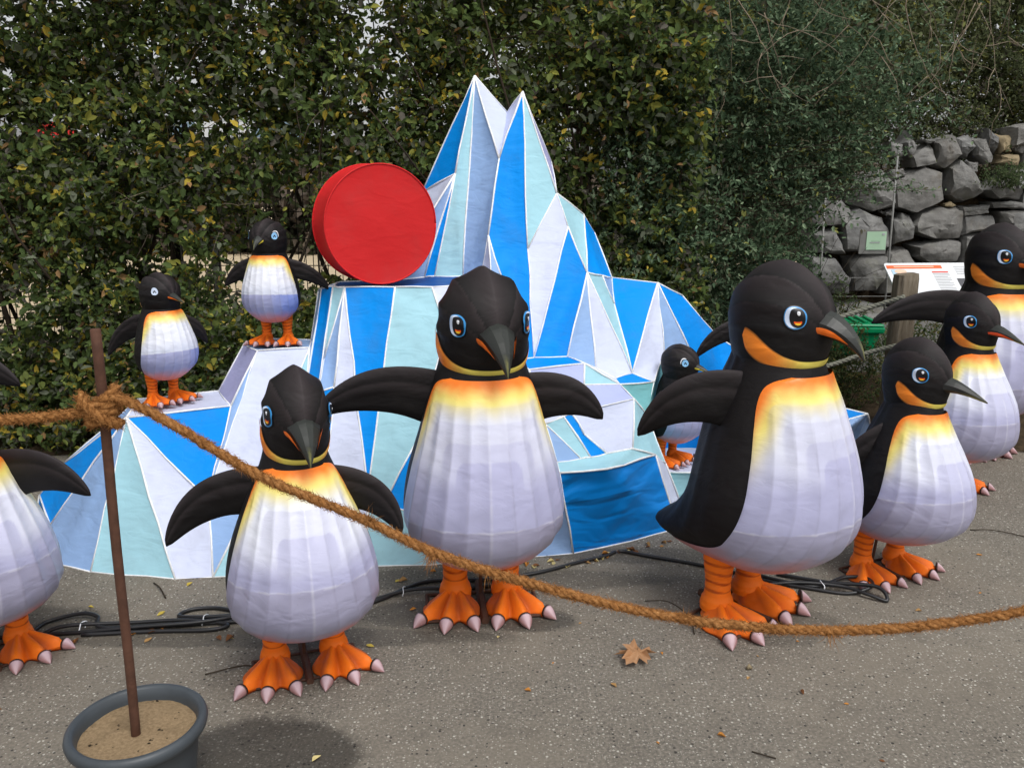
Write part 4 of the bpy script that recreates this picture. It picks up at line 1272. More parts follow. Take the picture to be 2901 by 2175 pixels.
# ------------------------------------------------------------------ clipped hedge behind the iceberg
def hedge_front(x, z):
    return 5.0 + .10 * np.clip(x + 1.5, -3, 3) * .6 + .26 * (vnoise(x * 1.3, z * 1.3, 3.0) - .5) + .14 * (vnoise(x * 4, z * 4, 8.0) - .5) - .10 * np.clip(1.2 - z, 0, 1)
hedge = empty('hedge', (-1.2, 5.4, 0))
tag(hedge, 'tall evergreen hedge with yellowing leaves filling the back left', 'hedge')
HO = np.array([-1.2, 5.4, 0])
n0 = 26000
x = np.where(rng.random(n0) < .9, rng.uniform(-4.3, .75, n0), rng.uniform(.6, 1.15, n0)); z = rng.uniform(0.02, 3.25, n0)
gap = vnoise(x * 2.3 + 5, z * 2.6, 1.0) * .65 + vnoise(x * 6, z * 6, 4.0) * .35
thin = np.exp(-((z - 1.12) / .38) ** 2) * (x > -3.1) * (x < -.35) * .95 + 1.5 * np.exp(-((z - 1.87) / .065) ** 2) * (x < -1.0) * (vnoise(x * 2.5, z * 0, x * 0 + 9) > .42)
top = np.clip((z - 2.25) / .4, 0, 1) * .30
keep = rng.random(n0) < np.clip((gap - .19 - thin * .34 - top * .30) * 4.6, .03, 1.0)
x, z = x[keep], z[keep]; n = len(x)
dep = rng.random(n) ** 1.2 * .62
y = hedge_front(x, z) + dep
base = np.stack([x, y, z], 1)
dirs = unit(n) * .75 + np.array([0, -.55, .35]); dirs /= np.linalg.norm(dirs, axis=1, keepdims=True)
P, D, N, L, Wd, k = shoots(base, dirs, 8, rng.uniform(.10, .24, n), .046, .027)
cols = [(.080, .120, .040), (.115, .165, .052), (.155, .175, .120), (.185, .225, .062), (.30, .30, .06), (.52, .39, .06), (.12, .11, .09), (.36, .22, .10)]
col = palette(len(P), k, cols, [.27, .24, .17, .13, .065, .035, .065, .025])
fo = link('foliage', leaf_mesh('hedge_foliage', P - HO, D, N, L, Wd, col), hedge); fo['kind'] = 'stuff'
# deeper layer of leaves, more of them in the darker greens
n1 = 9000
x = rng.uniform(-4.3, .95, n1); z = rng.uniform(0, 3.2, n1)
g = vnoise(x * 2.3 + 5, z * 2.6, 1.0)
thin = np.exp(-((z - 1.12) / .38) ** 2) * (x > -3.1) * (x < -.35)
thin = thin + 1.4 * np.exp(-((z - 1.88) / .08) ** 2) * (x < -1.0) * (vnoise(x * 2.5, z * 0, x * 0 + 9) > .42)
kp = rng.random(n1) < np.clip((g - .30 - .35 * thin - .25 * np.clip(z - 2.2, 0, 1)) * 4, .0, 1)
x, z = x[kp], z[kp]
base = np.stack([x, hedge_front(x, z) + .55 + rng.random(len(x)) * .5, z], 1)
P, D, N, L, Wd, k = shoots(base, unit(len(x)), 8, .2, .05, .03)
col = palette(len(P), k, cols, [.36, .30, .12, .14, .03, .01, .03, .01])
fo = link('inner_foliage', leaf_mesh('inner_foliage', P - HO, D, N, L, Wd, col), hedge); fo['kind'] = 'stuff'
rs = random.Random(3)
def wig(p, d, L, n, w, r=rs):
    p = Vector(p); d = Vector(d).normalized(); out = [p.copy()]
    for _ in range(n):
        d = (d + Vector((r.gauss(0, w), r.gauss(0, w), r.gauss(0, w * .7)))).normalized()
        p = p + d * (L / n); out.append(p.copy())
    return out
for i in range(46):
    xx = -4.2 + 5.1 * (i + rs.random()) / 46
    yy = 5.35 + rs.uniform(-.1, .35) + .06 * (xx + 1.5)
    pts = wig((xx, yy, -.02), (rs.gauss(0, .12), rs.gauss(-.05, .1), 1), rs.uniform(2.3, 3.2), 9, .12)
    r0 = rs.uniform(.008, .02)
    tube('stem', [p - Vector(HO) for p in pts], [r0 * (1 - .75 * q / 9) for q in range(10)], M['bark'], hedge, 6)
for i in range(210):
    xx, zz = rs.uniform(-4, .8), rs.uniform(.4, 2.7)
    yy = float(hedge_front(np.array([xx]), np.array([zz]))[0]) + rs.uniform(.02, .5)
    pts = [Vector((q.x, max(q.y, 4.93), q.z)) for q in wig((xx, yy, zz), (rs.gauss(0, 1), rs.gauss(-.2, .4), rs.gauss(.2, .6)), rs.uniform(.25, .6), 6, .25)]
    r0 = rs.uniform(.0018, .0042)
    tube('branch', [p - Vector(HO) for p in pts], [r0 * (1 - .8 * q / 6) for q in range(7)], M['bark' if rs.random() < .6 else 'twig'], hedge, 5)

# wire mesh fence inside the hedge line
fence = empty('mesh_fence', (-1.4, 6.15, 0))
tag(fence, 'dark wire mesh fence seen through the gaps in the hedge', 'fence')
v, f = [], []
for i in range(118):
    xx = -3.2 + i * .052
    q, g = box_geo(xx - .0025, xx + .0025, -.0025, .0025, 0, 1.95, len(v)); v += q; f += g
for i in range(11):
    zz = .05 + i * .19
    q, g = box_geo(-3.2, 2.95, -.0075, -.0028, zz - .003, zz + .003, len(v)); v += q; f += g
o = make('wire_mesh', v, f, M['wire'], fence, smooth=False); o['kind'] = 'stuff'
for i in range(4):
    q, g = box_geo(-2.9 + i * 1.9 - .02, -2.9 + i * 1.9 + .02, .004, .044, 0, 2.0)
    make('fence_post', q, g, M['wire'], fence, smooth=False)

# ------------------------------------------------------------------ things far behind the hedge
board = empty('hoarding', (-4.1, 9.2, 0))
tag(board, 'long white and pale blue board with red end, glimpsed through the hedge', 'hoarding')
q, g = box_geo(-.92, -.43, -.02, .02, 2.02, 2.18); make('red_panel', q, g, M['vanred'], board, smooth=False)
for i in range(5):
    q, g = box_geo(-.42 + i * .62, .19 + i * .62, -.02, .02, 2.03, 2.18); make('panel', q, g, M['vanwhite' if i % 2 == 0 else 'glass'], board, smooth=False)
q, g = box_geo(-.95, 2.75, -.03, .03, 1.97, 2.017); make('lower_rail', q, g, M['wire'], board, smooth=False)
for xx in (-.8, .9, 2.6):
    q, g = box_geo(xx - .04, xx + .04, .025, .09, 0, 2.17); make('post', q, g, M['wire'], board, smooth=False)
far = []
nF = 9000
x = rng.uniform(-16, 10, nF); z = rng.random(nF) ** 1.6 * 2.3 * (.6 + .6 * vnoise(x * .5, x * 0, x * 0 + 2)); y = 19 + rng.random(nF) * 2
base = np.stack([x, y, z], 1)
P, D, N, L, Wd, k = shoots(base, unit(nF), 3, .5, .28, .16)
col = palette(len(P), k, [(.14, .11, .085), (.20, .165, .13), (.08, .085, .05), (.05, .06, .03)], [.35, .3, .2, .15])
o = link('distant_thicket', leaf_mesh('distant_thicket', P, D, N, L, Wd, col)); tag(o, 'brownish bare thicket far behind the hedge', 'thicket', kind='stuff')

# ------------------------------------------------------------------ small-leaved shrub on the right with arching sprays
shrub = empty('firethorn_shrub', (1.6, 6.1, 0))
tag(shrub, 'dark small-leaved shrub with arching sprays between the iceberg and the stone wall', 'shrub')
SO = np.array([1.6, 6.1, 0])
def sprays(n, xr, yr, zr, dirm, Lr, nl, leafL, leafW, accept, cols, probs, name, parent, off, droop=.35, spread=.9, stems=0, dj=.45):
    x = rng.uniform(*xr, n); y = rng.uniform(*yr, n); z = rng.uniform(*zr, n)
    kp = rng.random(n) < accept(x, y, z)
    x, y, z = x[kp], y[kp], z[kp]; n = len(x)
    d = np.array(dirm) + rng.normal(0, dj, (n, 3)); d /= np.linalg.norm(d, axis=1, keepdims=True)
    L = rng.uniform(*Lr, n)
    k = np.repeat(np.arange(n), nl); t = np.tile((np.arange(nl) + .5) / nl, n) + rng.normal(0, .02, n * nl)
    P = np.stack([x, y, z], 1)[k] + d[k] * (L[k] * t)[:, None]
    P[:, 2] -= droop * L[k] * t * t
    P += rng.normal(0, .008, P.shape)
    D = d[k] * .5 + unit(len(k)) * spread
    N = np.array([0, -.5, .8]) + unit(len(k)) * .8
    s = rng.uniform(.6, 1.3, len(k))
    col = palette(len(k), k, cols, probs)
    o = link(name, leaf_mesh(name, P - off, D, N, leafL * s, leafW * s, col), parent)
    o['kind'] = 'stuff'
    for i in range(min(stems, n)):
        b = Vector((x[i], y[i], z[i])); dd = Vector(d[i])
        pts = [b + dd * (L[i] * q / 5) - Vector((0, 0, droop * L[i] * (q / 5) ** 2)) - Vector(off) for q in range(6)]
        tube('spray_stem', pts, [.003 * (1 - .14 * q) for q in range(6)], M['bark'], parent, 4)
dk = [(.050, .082, .046), (.080, .128, .070), (.135, .195, .115), (.21, .28, .17), (.10, .095, .06), (.22, .23, .07)]
def shrub_low(x):
    return np.interp(x, [1.42, 1.58, 1.78, 2.0, 2.4, 2.9], [0, .80, 1.28, 1.48, 1.90, 2.3])
def shrub_front(x, z):
    return 5.42 + .34 * (vnoise(x * 1.7, z * 1.7, 21.0) - .5) + .16 * (vnoise(x * 4.5, z * 4.5, 5.0) - .5) + .10 * (x - 1.2)
def shrub_layer(n, depth, Lr, nl, leafL, probs, name, stems):
    x = rng.uniform(.45, 2.95, n); z = rng.uniform(0, 2.95, n)
    g = vnoise(x * 2.6, z * 3.2, 14.0) * .6 + vnoise(x * 6, z * 7, 2.0) * .4
    kp = (rng.random(n) < np.clip((g - .20) * 4, .03, 1) * np.clip((z - shrub_low(x)) * 6, 0, 1) * np.clip((x - .35) * 2.2, 0, 1) * np.clip((2.72 - z - .9 * np.clip(x - 1.7, 0, 1) + .5 * g) * 2.2, .06, 1))
    x, z = x[kp], z[kp]
    y = shrub_front(x, z) + depth * rng.random(len(x)) ** 1.4
    m = len(x)
    d = np.array([.42, -.55, .10]) + rng.normal(0, .38, (m, 3)); d /= np.linalg.norm(d, axis=1, keepdims=True)
    L = rng.uniform(*Lr, m)
    k = np.repeat(np.arange(m), nl); t = np.tile((np.arange(nl) + .5) / nl, m) + rng.normal(0, .02, m * nl)
    P = np.stack([x, y, z], 1)[k] + d[k] * (L[k] * t)[:, None]
    P[:, 2] -= .30 * L[k] * t * t
    P += rng.normal(0, .006, P.shape)
    D = d[k] * .55 + unit(len(k)) * .8
    N = np.array([0, -.5, .8]) + unit(len(k)) * .7
    s = rng.uniform(.65, 1.25, len(k))
    col = palette(len(k), k, dk, probs) * (.75 + .55 * t)[:, None]  # leaf colour brightened toward the spray tips as a painted highlight
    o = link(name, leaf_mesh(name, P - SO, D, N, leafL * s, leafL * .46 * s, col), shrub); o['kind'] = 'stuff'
    for i in range(stems):
        b = Vector((x[i], y[i], z[i])); dd = Vector(d[i])
        tube('spray_stem', [b + dd * (L[i] * q / 5) - Vector((0, 0, .30 * L[i] * (q / 5) ** 2)) - Vector(SO) for q in range(6)], [.0028 * (1 - .14 * q) for q in range(6)], M['bark'], shrub, 4)
shrub_layer(4600, .75, (.18, .42), 18, .037, [.22, .30, .24, .13, .06, .05], 'foliage', 110)
shrub_layer(2600, 1.1, (.25, .5), 18, .040, [.42, .32, .12, .04, .08, .02], 'inner_foliage', 0)
# long sprays reaching right over the wall
sprays(70, (1.4, 1.95), (5.3, 5.6), (1.40, 2.1), (.95, -.10, .26), (.4, .75), 46, .030, .014, lambda x, y, z: np.ones(len(x)), dk, [.08, .22, .32, .28, .04, .06], 'arching_sprays', shrub, SO, droop=.16, stems=60, dj=.13)
for i in range(16):
    pts = wig((.8 + rs.random() * .8, 5.9 + rs.random() * .5, -.02), (rs.gauss(0, .2), rs.gauss(0, .15), 1), rs.uniform(1.4, 2.4), 8, .18)
    r0 = rs.uniform(.010, .022)
    tube('stem', [p - Vector(SO) for p in pts], [r0 * (1 - .7 * q / 8) for q in range(9)], M['bark'], shrub, 6)
pts = wig((2.2, 6.6, .35), (-.75, -.2, .55), 1.0, 7, .10)
tube('stem', [p - Vector(SO) for p in pts], [.03 * (1 - .5 * q / 7) for q in range(8)], M['bark'], shrub, 7)
# ------------------------------------------------------------------ trees behind the wall
gr = [(.085, .105, .050), (.125, .150, .068), (.17, .19, .095), (.21, .23, .075), (.12, .105, .085), (.30, .28, .07)]
def backtree(name, label, c, rx, ry, rz, n, nl, leafL, probs, trunk, thr=.30, bare=0):
    root = empty(name, (c[0], c[1], 0)); tag(root, label, 'tree')
    off = np.array([c[0], c[1], 0])
    p = unit(n) * (rng.random(n) ** .45)[:, None] * np.array([rx, ry, rz]) + np.array(c)
    g = vnoise(p[:, 0] * 1.4, p[:, 1] * 1.4, p[:, 2] * 1.4) * .6 + vnoise(p[:, 0] * 4, p[:, 1] * 4, p[:, 2] * 4) * .4
    p = p[(rng.random(n) < np.clip((g - thr) * 5, 0, 1)) & (p[:, 2] > .1)]
    P, D, N, L, Wd, k = shoots(p, unit(len(p)) * .8 + np.array([0, -.3, .2]), nl, .28, leafL, leafL * .45)
    o = link('crown', leaf_mesh('crown', P - off, D, N, L, Wd, palette(len(P), k, gr, probs)), root); o['kind'] = 'stuff'
    pts = wig((c[0] + trunk[0], c[1] + trunk[1], 0), (rs.gauss(0, .08), 0, 1), c[2] + rz * .7, 9, .07)
    tube('trunk', [q - Vector(off) for q in pts], [trunk[2] * (1 - .65 * i / 9) for i in range(10)], M['bark'], root, 8)
    for i in range(26):
        b = pts[rs.randrange(3, 9)]
        bp = wig(b, (rs.gauss(0, 1), rs.gauss(-.2, .6), rs.uniform(-.1, 1)), rs.uniform(.6, 1.5), 6, .2)
        tube('limb', [q - Vector(off) for q in bp], [.018 * (1 - .8 * i / 6) for i in range(7)], M['bark'], root, 5)
    return root
backtree('evergreen_tree', 'leafy evergreen tree rising behind the dark shrub', (1.9, 8.4, 3.0), 2.0, 1.0, 1.4, 6500, 9, .062, [.34, .30, .18, .10, .05, .03], (.2, .2, .09), .22)
backtree('evergreen_tree', 'evergreen tree above the stone wall at upper right', (4.4, 9.4, 3.3), 2.2, 1.0, 1.5, 5600, 9, .062, [.30, .30, .20, .12, .05, .03], (.3, .2, .10), .27)
backtree('evergreen_tree', 'thin tree at the upper right corner with sky between its leaves', (6.6, 10.5, 3.3), 1.8, 1.0, 1.8, 3800, 9, .062, [.25, .28, .22, .15, .06, .04], (-.4, .2, .08), .40)
backtree('leafy_tree', 'ivy-leaved tree between hedge and dark shrub at the top', (.6, 7.0, 2.9), 1.3, .7, 1.0, 2600, 9, .062, [.26, .30, .20, .14, .04, .06], (.1, .1, .06), .40)
# brushwood on top of the bank
bank = empty('brushwood', (4.5, 8.9, 1.4)); tag(bank, 'dark tangled brushwood along the top of the stone wall', 'bushes')
sprays(2400, (2.2, 7.0), (8.2, 9.0), (1.55, 2.9), (0, -.4, .5), (.25, .6), 18, .04, .018, lambda x, y, z: np.clip((vnoise(x * 2, y * 2, z * 2) - .25) * 4, 0, 1), gr, [.40, .28, .10, .05, .16, .01], 'foliage', bank, np.array([4.5, 8.9, 1.4]))
for i in range(40):
    b = (rs.uniform(2.6, 6.6), rs.uniform(8.0, 8.6), rs.uniform(1.5, 1.9))
    pts = wig(b, (rs.gauss(0, .6), rs.gauss(0, .3), 1), rs.uniform(.5, 1.1), 6, .22)
    tube('stem', [p - Vector((4.5, 8.9, 1.4)) for p in pts], [.006 * (1 - .7 * q / 6) for q in range(7)], M['bark'], bank, 5)
# bare twigs hanging in at the top right
bt = empty('bare_branches', (2.6, 6.0, 3.0)); tag(bt, 'bare pale twigs hanging down into the top right', 'branches')
BT = [((1.55, 5.2, 2.85), (.5, 0, -.9)), ((1.75, 5.2, 2.8), (.7, 0, -.6)), ((1.7, 5.3, 2.85), (1, 0, -.15)), ((2.0, 5.2, 2.75), (.8, 0, -.35)), ((2.45, 5.2, 2.8), (.2, 0, -1)), ((2.55, 5.1, 2.8), (.45, 0, -1)),
      ((2.9, 5.3, 2.75), (.7, 0, -.5)), ((1.25, 5.4, 2.7), (.2, 0, -1)), ((1.35, 5.35, 2.6), (.6, 0, -.5)), ((2.2, 5.5, 2.75), (-.3, 0, -.8)), ((3.1, 5.4, 2.7), (.9, 0, -.1)), ((2.7, 5.6, 2.7), (-.2, 0, -.9))]
for b, d in BT:
    for rep in range(2):
        pts = wig((b[0] + rs.gauss(0, .05), b[1] - .28, b[2] - .10), d, rs.uniform(.5, .9), 9, .22)
        tube('twig', [p - Vector((2.6, 6.0, 3.0)) for p in pts], [.0040 * (1 - .75 * q / 9) * (1 if rep == 0 else .6) for q in range(10)], M['twig'], bt, 5)
        for _ in range(2):
            s = pts[rs.randrange(3, 8)]
            tw = wig(s, (rs.gauss(.2, .8), 0, rs.gauss(-.5, .5)), rs.uniform(.15, .35), 5, .25)
            tube('twig', [p - Vector((2.6, 6.0, 3.0)) for p in tw], [.0028 * (1 - .7 * q / 5) for q in range(6)], M['twig'], bt, 4)

# ------------------------------------------------------------------ dry stone wall
STONES = [
  ([(3.053,1.626),(3.308,1.691),(3.426,1.571),(3.438,1.385),(3.254,1.32),(3.032,1.385)],0),
  ([(3.435,1.589),(3.697,1.719),(3.851,1.673),(3.899,1.423),(3.626,1.311),(3.444,1.348)],0),
  ([(3.926,1.7),(3.999,1.784),(4.126,1.7),(4.22,1.488),(4.062,1.395),(3.936,1.46)],0),
  ([(4.224,1.506),(4.406,1.608),(4.614,1.636),(4.625,1.404),(4.337,1.441)],0),
  ([(3.621,1.199),(3.674,1.32),(4.016,1.362),(4.065,1.32),(4.046,1.087),(3.808,1.068),(3.633,1.143)],0),
  ([(3.054,1.302),(3.148,1.348),(3.351,1.274),(3.431,1.18),(3.447,0.993),(2.978,0.965),(2.971,1.199)],0),
  ([(3.437,1.255),(3.502,1.316),(3.589,1.283),(3.616,1.078),(3.46,1.012)],0),
  ([(3.028,0.914),(3.401,0.928),(3.35,0.74),(3.287,0.617),(3.094,0.617)],0),
  ([(3.429,0.956),(3.6,0.993),(3.664,0.824),(3.624,0.598),(3.345,0.598),(3.395,0.824)],0),
  ([(3.628,1.021),(3.808,1.054),(4.047,1.064),(4.036,0.881),(3.835,0.853),(3.651,0.918)],0),
  ([(4.04,1.362),(4.292,1.376),(4.29,1.311),(4.062,1.292)],0),
  ([(4.062,1.283),(4.363,1.288),(4.368,1.162),(4.056,1.12)],0),
  ([(4.371,1.325),(4.647,1.334),(4.655,1.162),(4.443,1.208)],0),
  ([(4.31,1.404),(4.644,1.395),(4.647,1.343),(4.322,1.353)],0),
  ([(3.579,1.811),(3.765,1.922),(3.843,1.866),(3.791,1.737),(3.602,1.705)],0),
  ([(3.794,1.922),(3.952,1.986),(4.025,1.82),(3.888,1.691),(3.797,1.719)],0),
  ([(3.982,1.958),(4.104,1.977),(4.151,1.885),(4.103,1.784),(3.997,1.82)],0),
  ([(4.125,1.949),(4.228,1.968),(4.303,1.784),(4.248,1.737),(4.154,1.811)],0),
  ([(4.253,2.05),(4.351,1.968),(4.348,1.839),(4.27,1.885)],0),
  ([(4.364,1.995),(4.474,1.986),(4.471,1.839),(4.386,1.83)],1),
  ([(4.477,2.023),(4.614,2.023),(4.618,1.949),(4.494,1.949)],1),
  ([(3.504,1.922),(3.571,2.032),(3.625,1.876),(3.571,1.784)],0),
  ([(3.376,1.931),(3.5,1.903),(3.542,1.784),(3.409,1.802)],0),
  ([(3.403,1.682),(3.517,1.696),(3.529,1.636),(3.416,1.599)],0),
  ([(3.32,1.325),(3.416,1.334),(3.427,1.274),(3.37,1.283)],0),
  ([(4.387,1.811),(4.548,1.82),(4.533,1.728),(4.38,1.747)],1),
  ([(4.085,1.756),(4.181,1.747),(4.184,1.673),(4.118,1.654)],0),
  ([(3.669,1.945),(3.839,1.968),(3.794,1.922),(3.728,1.912)],0),
  ([(3.919,1.385),(3.957,1.404),(4.001,1.376),(3.959,1.362),(3.911,1.367)],1),
  ([(4.495,1.935),(4.618,1.94),(4.624,1.83),(4.557,1.825),(4.499,1.857)],0),
  ([(3.673,0.843),(4.036,0.871),(4.046,0.636),(3.68,0.636)],0),
  ([(4.351,1.115),(4.656,1.152),(4.668,0.881),(4.39,0.881)],0),
  ([(4.065,1.106),(4.34,1.143),(4.352,0.881),(4.056,0.862)],0),
  ([(2.715,1.33),(2.916,1.48),(3.041,1.33),(3.01,1.212),(2.736,1.179)],0),
  ([(2.703,1.145),(2.909,1.162),(3.019,0.943),(2.708,0.96)],0),
  ([(2.691,0.926),(2.916,0.926),(3.06,0.723),(3.064,0.587),(2.701,0.587)],0)]
wall = empty('stone_wall', (3.6, 7.8, 0))
tag(wall, 'rough wall of big grey basalt boulders at the right', 'stone wall')
WO = Vector((3.6, 7.8, 0))
def stone(poly, depth=.3, mat=None, seed=0):
    r = random.Random(seed)
    n = len(poly)
    cx = sum(p[0] for p in poly) / n; cz = sum(p[1] for p in poly) / n
    # denser outline
    out = []
    for i in range(n):
        a, b = poly[i], poly[(i + 1) % n]
        out.append(a); out.append(((a[0] + b[0]) / 2 + r.gauss(0, .008), (a[1] + b[1]) / 2 + r.gauss(0, .008)))
    N = len(out)
    bat = lambda z: 7.62 + .16 * z
    tilt = (r.uniform(-.22, .22), r.uniform(-.05, .30))
    fa = r.uniform(0, 2 * PI); fx, fz = math.cos(fa), math.sin(fa); fo = r.uniform(-.02, .06); fs = r.uniform(.35, .8)   # a second face breaking away from the first
    size = max(max(p[0] for p in poly) - min(p[0] for p in poly), max(p[1] for p in poly) - min(p[1] for p in poly))
    dk_ = min(1.0, size / .38)
    v = []
    for sc, dy in ((1.0, .30), (1.03, .12), (1.01, .0), (.91, -.085), (.62, -.105), (.30, -.115)):
        for (x, z) in out:
            X, Z = cx + (x - cx) * sc, cz + (z - cz) * sc
            y = bat(Z) + dy * dk_
            if dy < .05:
                y += tilt[0] * (X - cx) + tilt[1] * (Z - cz) + max(0, (X - cx) * fx + (Z - cz) * fz - fo) * fs
            v.append(Vector((X + r.gauss(0, .004), y + (r.gauss(0, .005) if dy < 0 else 0), Z + r.gauss(0, .004))) - WO)
    b = len(v)
    v.append(Vector((cx, bat(cz) - .117 * dk_ + max(0, -fo) * fs, cz)) - WO)
    f = grid_faces(6, N, True)
    f += [(5 * N + j, 5 * N + (j + 1) % N, b) for j in range(N)] + [tuple(range(N))]
    me = outward(mesh('stone', v, f, mat or M['rock'], smooth=False))
    bm = bmesh.new(); bm.from_mesh(me)
    bmesh.ops.triangulate(bm, faces=bm.faces[:])
    bmesh.ops.subdivide_edges(bm, edges=bm.edges[:], cuts=2, use_grid_fill=True)
    bm.normal_update()
    for q in bm.verts:
        n3 = mnoise.noise(q.co * 6 + Vector((seed, 0, 0))); n4 = mnoise.noise(q.co * 17 + Vector((0, seed, 0))); n5 = mnoise.noise(Vector((q.co.x * 8, q.co.y * 8, q.co.z * 45)) + Vector((seed, 3, 0)))
        q.co += q.normal * (.014 * n3 + .008 * n4 + .004 * n5)
    bm.to_mesh(me); bm.free()
    me.polygons.foreach_set('use_smooth', [True] * len(me.polygons))
    me.set_sharp_from_angle(angle=R(32))
    return link('stone', me, wall)
for i, (poly, tan) in enumerate(STONES):
    stone(poly, .30, M['tanrock'] if tan else None, i)
# courses continuing below and out to the right
rs2 = random.Random(21)
for row in range(3):
    xx = 2.75 + (row % 2) * .15
    while xx < 6.2:
        w = rs2.uniform(.28, .55); z0 = .02 + row * .25
        if not (xx < 4.35 and row > 1):
            stone([(xx + .02, z0), (xx + w - .02, z0 + rs2.uniform(0, .03)), (xx + w - .01, z0 + .2), (xx + w * .5, z0 + .25), (xx + .02, z0 + .22)], .3, None, 100 + row * 30 + int(xx * 10))
        xx += w
for row in range(7):
    xx = 4.45 + (row % 2) * .12
    while xx < 6.4:
        w = rs2.uniform(.26, .5); z0 = .75 + row * .19
        stone([(xx + .02, z0), (xx + w - .02, z0 + rs2.uniform(0, .03)), (xx + w - .01, z0 + .15), (xx + w * .5, z0 + .19), (xx + .02, z0 + .17)], .3, None, 300 + row * 30 + int(xx * 10))
        xx += w
# earth core behind the stones
v = []
for i in range(30):
    for j in range(12):
        X = 2.75 + 4.0 * i / 29; t = j / 11
        H = 1.30 + .42 * sstep(2.6, 3.9, X)
        v.append(Vector((X, 7.80 + .16 * H * t + .03 * mnoise.noise((X * 4, t * 6, 0)) + (.6 * (t > .95)), H * t)) - WO)
make('earth_core', v, grid_faces(12, 30) if False else [(i * 12 + j, (i + 1) * 12 + j, (i + 1) * 12 + j + 1, i * 12 + j + 1) for i in range(29) for j in range(11)], M['soil'], wall)
bankv = [(2.2, 8.3, 1.25), (7.5, 8.3, 1.7), (7.5, 13, 1.9), (2.2, 13, 1.5)]
tag(make('bank_terrace', bankv, [(0, 1, 2, 3)], M['soil'], smooth=False), kind='structure')

# plants on and before the wall
def herb(label, c, rx, ry, rz, n, cols, leafL=.022, nm='ground_cover'):
    o = empty(nm, (c[0], c[1], c[2])); tag(o, label, 'plant')
    p = np.array(c) + unit(n) * (rng.random(n) ** .5)[:, None] * np.array([rx, ry, rz]); p = p[p[:, 2] > .005]
    P, D, N, L, Wd, k = shoots(p, unit(len(p)) * .6 + np.array([0, -.2, .6]), 7, .12, leafL, leafL * .5)
    fo = link('foliage', leaf_mesh('foliage', P - np.array(c), D, N, L, Wd, palette(len(P), k, cols, [1 / len(cols)] * len(cols))), o); fo['kind'] = 'stuff'
    for i in range(10):
        pts = wig((rs.uniform(-rx, rx) * .6, rs.uniform(-ry, ry) * .4, -rz * .8), (rs.gauss(0, .3), -.2, 1), rz * 1.7, 5, .15)
        tube('stem', pts, [.003 * (1 - .6 * q / 5) for q in range(6)], M['bark'], o, 4)
    return o
pale = [(.07, .11, .045), (.10, .14, .06), (.14, .17, .09)]
mid = [(.05, .08, .03), (.08, .115, .045), (.115, .135, .065), (.16, .14, .05)]
herb('grey-green cushion plant growing on the stone wall', (4.30, 7.62, 1.60), .24, .12, .09, 260, pale)
herb('weedy low bush at the foot of the wall behind the rope', (2.62, 6.7, .30), .42, .2, .36, 620, mid)
herb('wispy pale weed climbing in front of the stone wall', (2.60, 6.75, .60), .12, .10, .30, 90, pale, .02)
herb('leafy undergrowth below the rope beside the timber post', (2.12, 5.76, .30), .50, .14, .36, 1300, mid)
herb('dark bush filling the hollow at the left end of the stone wall', (2.25, 7.35, .75), .42, .22, .85, 1100, dk[:3], .034)
herb('dark undergrowth right of the timber post', (2.95, 5.9, .34), .45, .25, .36, 700, mid)
herb('low growth at the foot of the shrub behind the iceberg', (1.5, 5.35, .25), .5, .2, .30, 420, mid)

# ------------------------------------------------------------------ timber post with grey ropes
post = empty('timber_post', (2.50, 5.4, 0))
tag(post, 'weathered square timber post carrying two grey ropes', 'post')
pv = []
for z, s in ((0, 1.06), (.3, 1.04), (.6, 1.0), (.85, 1.0), (.985, .99), (1.02, .93)):
    for (a, b) in ((-1, -.62), (-.62, -1), (.62, -1), (1, -.62), (1, .62), (.62, 1), (-.62, 1), (-1, .62)):
        pv.append((a * .066 * s, b * .066 * s, z + (.006 * a if z > .9 else 0)))
pf = grid_faces(6, 8, True) + [tuple(range(8)), tuple(5 * 8 + j for j in range(8))]
link('timber', outward(mesh('timber', pv, pf, M['wood'], smooth=False)), post)
post2 = empty('timber_post', (1.22, 5.62, 0))
tag(post2, 'timber rope post hidden behind the right end of the iceberg', 'post')
link('timber', bpy.data.objects['timber'].data, post2).scale = (.9, .9, .72)
def grey_rope(pts, label):
    o = empty('grey_rope', pts[0]); tag(o, label, 'rope', 'grey barrier ropes')
    c = resample(catmull(pts, 12), .02)
    twisted(c, 3, .0085, .0095, .085, M['greyrope'], o, Vector(pts[0]), 6)
grey_rope([(1.22, 5.56, .72), (1.38, 5.56, .665), (1.62, 5.53, .625), (1.9, 5.48, .665), (2.14, 5.44, .745), (2.3, 5.40, .81), (2.46, 5.30, .89)], 'upper grey twisted rope running from the timber post to the iceberg')
grey_rope([(1.22, 5.56, .40), (1.5, 5.54, .335), (1.8, 5.50, .335), (2.06, 5.45, .41), (2.3, 5.40, .51), (2.45, 5.30, .58)], 'lower grey twisted rope running from the timber post to the iceberg')
grey_rope([(2.56, 5.30, .89), (2.9, 5.36, .80), (3.3, 5.42, .77), (3.8, 5.46, .80), (4.3, 5.5, .9)], 'upper grey twisted rope right of the timber post')

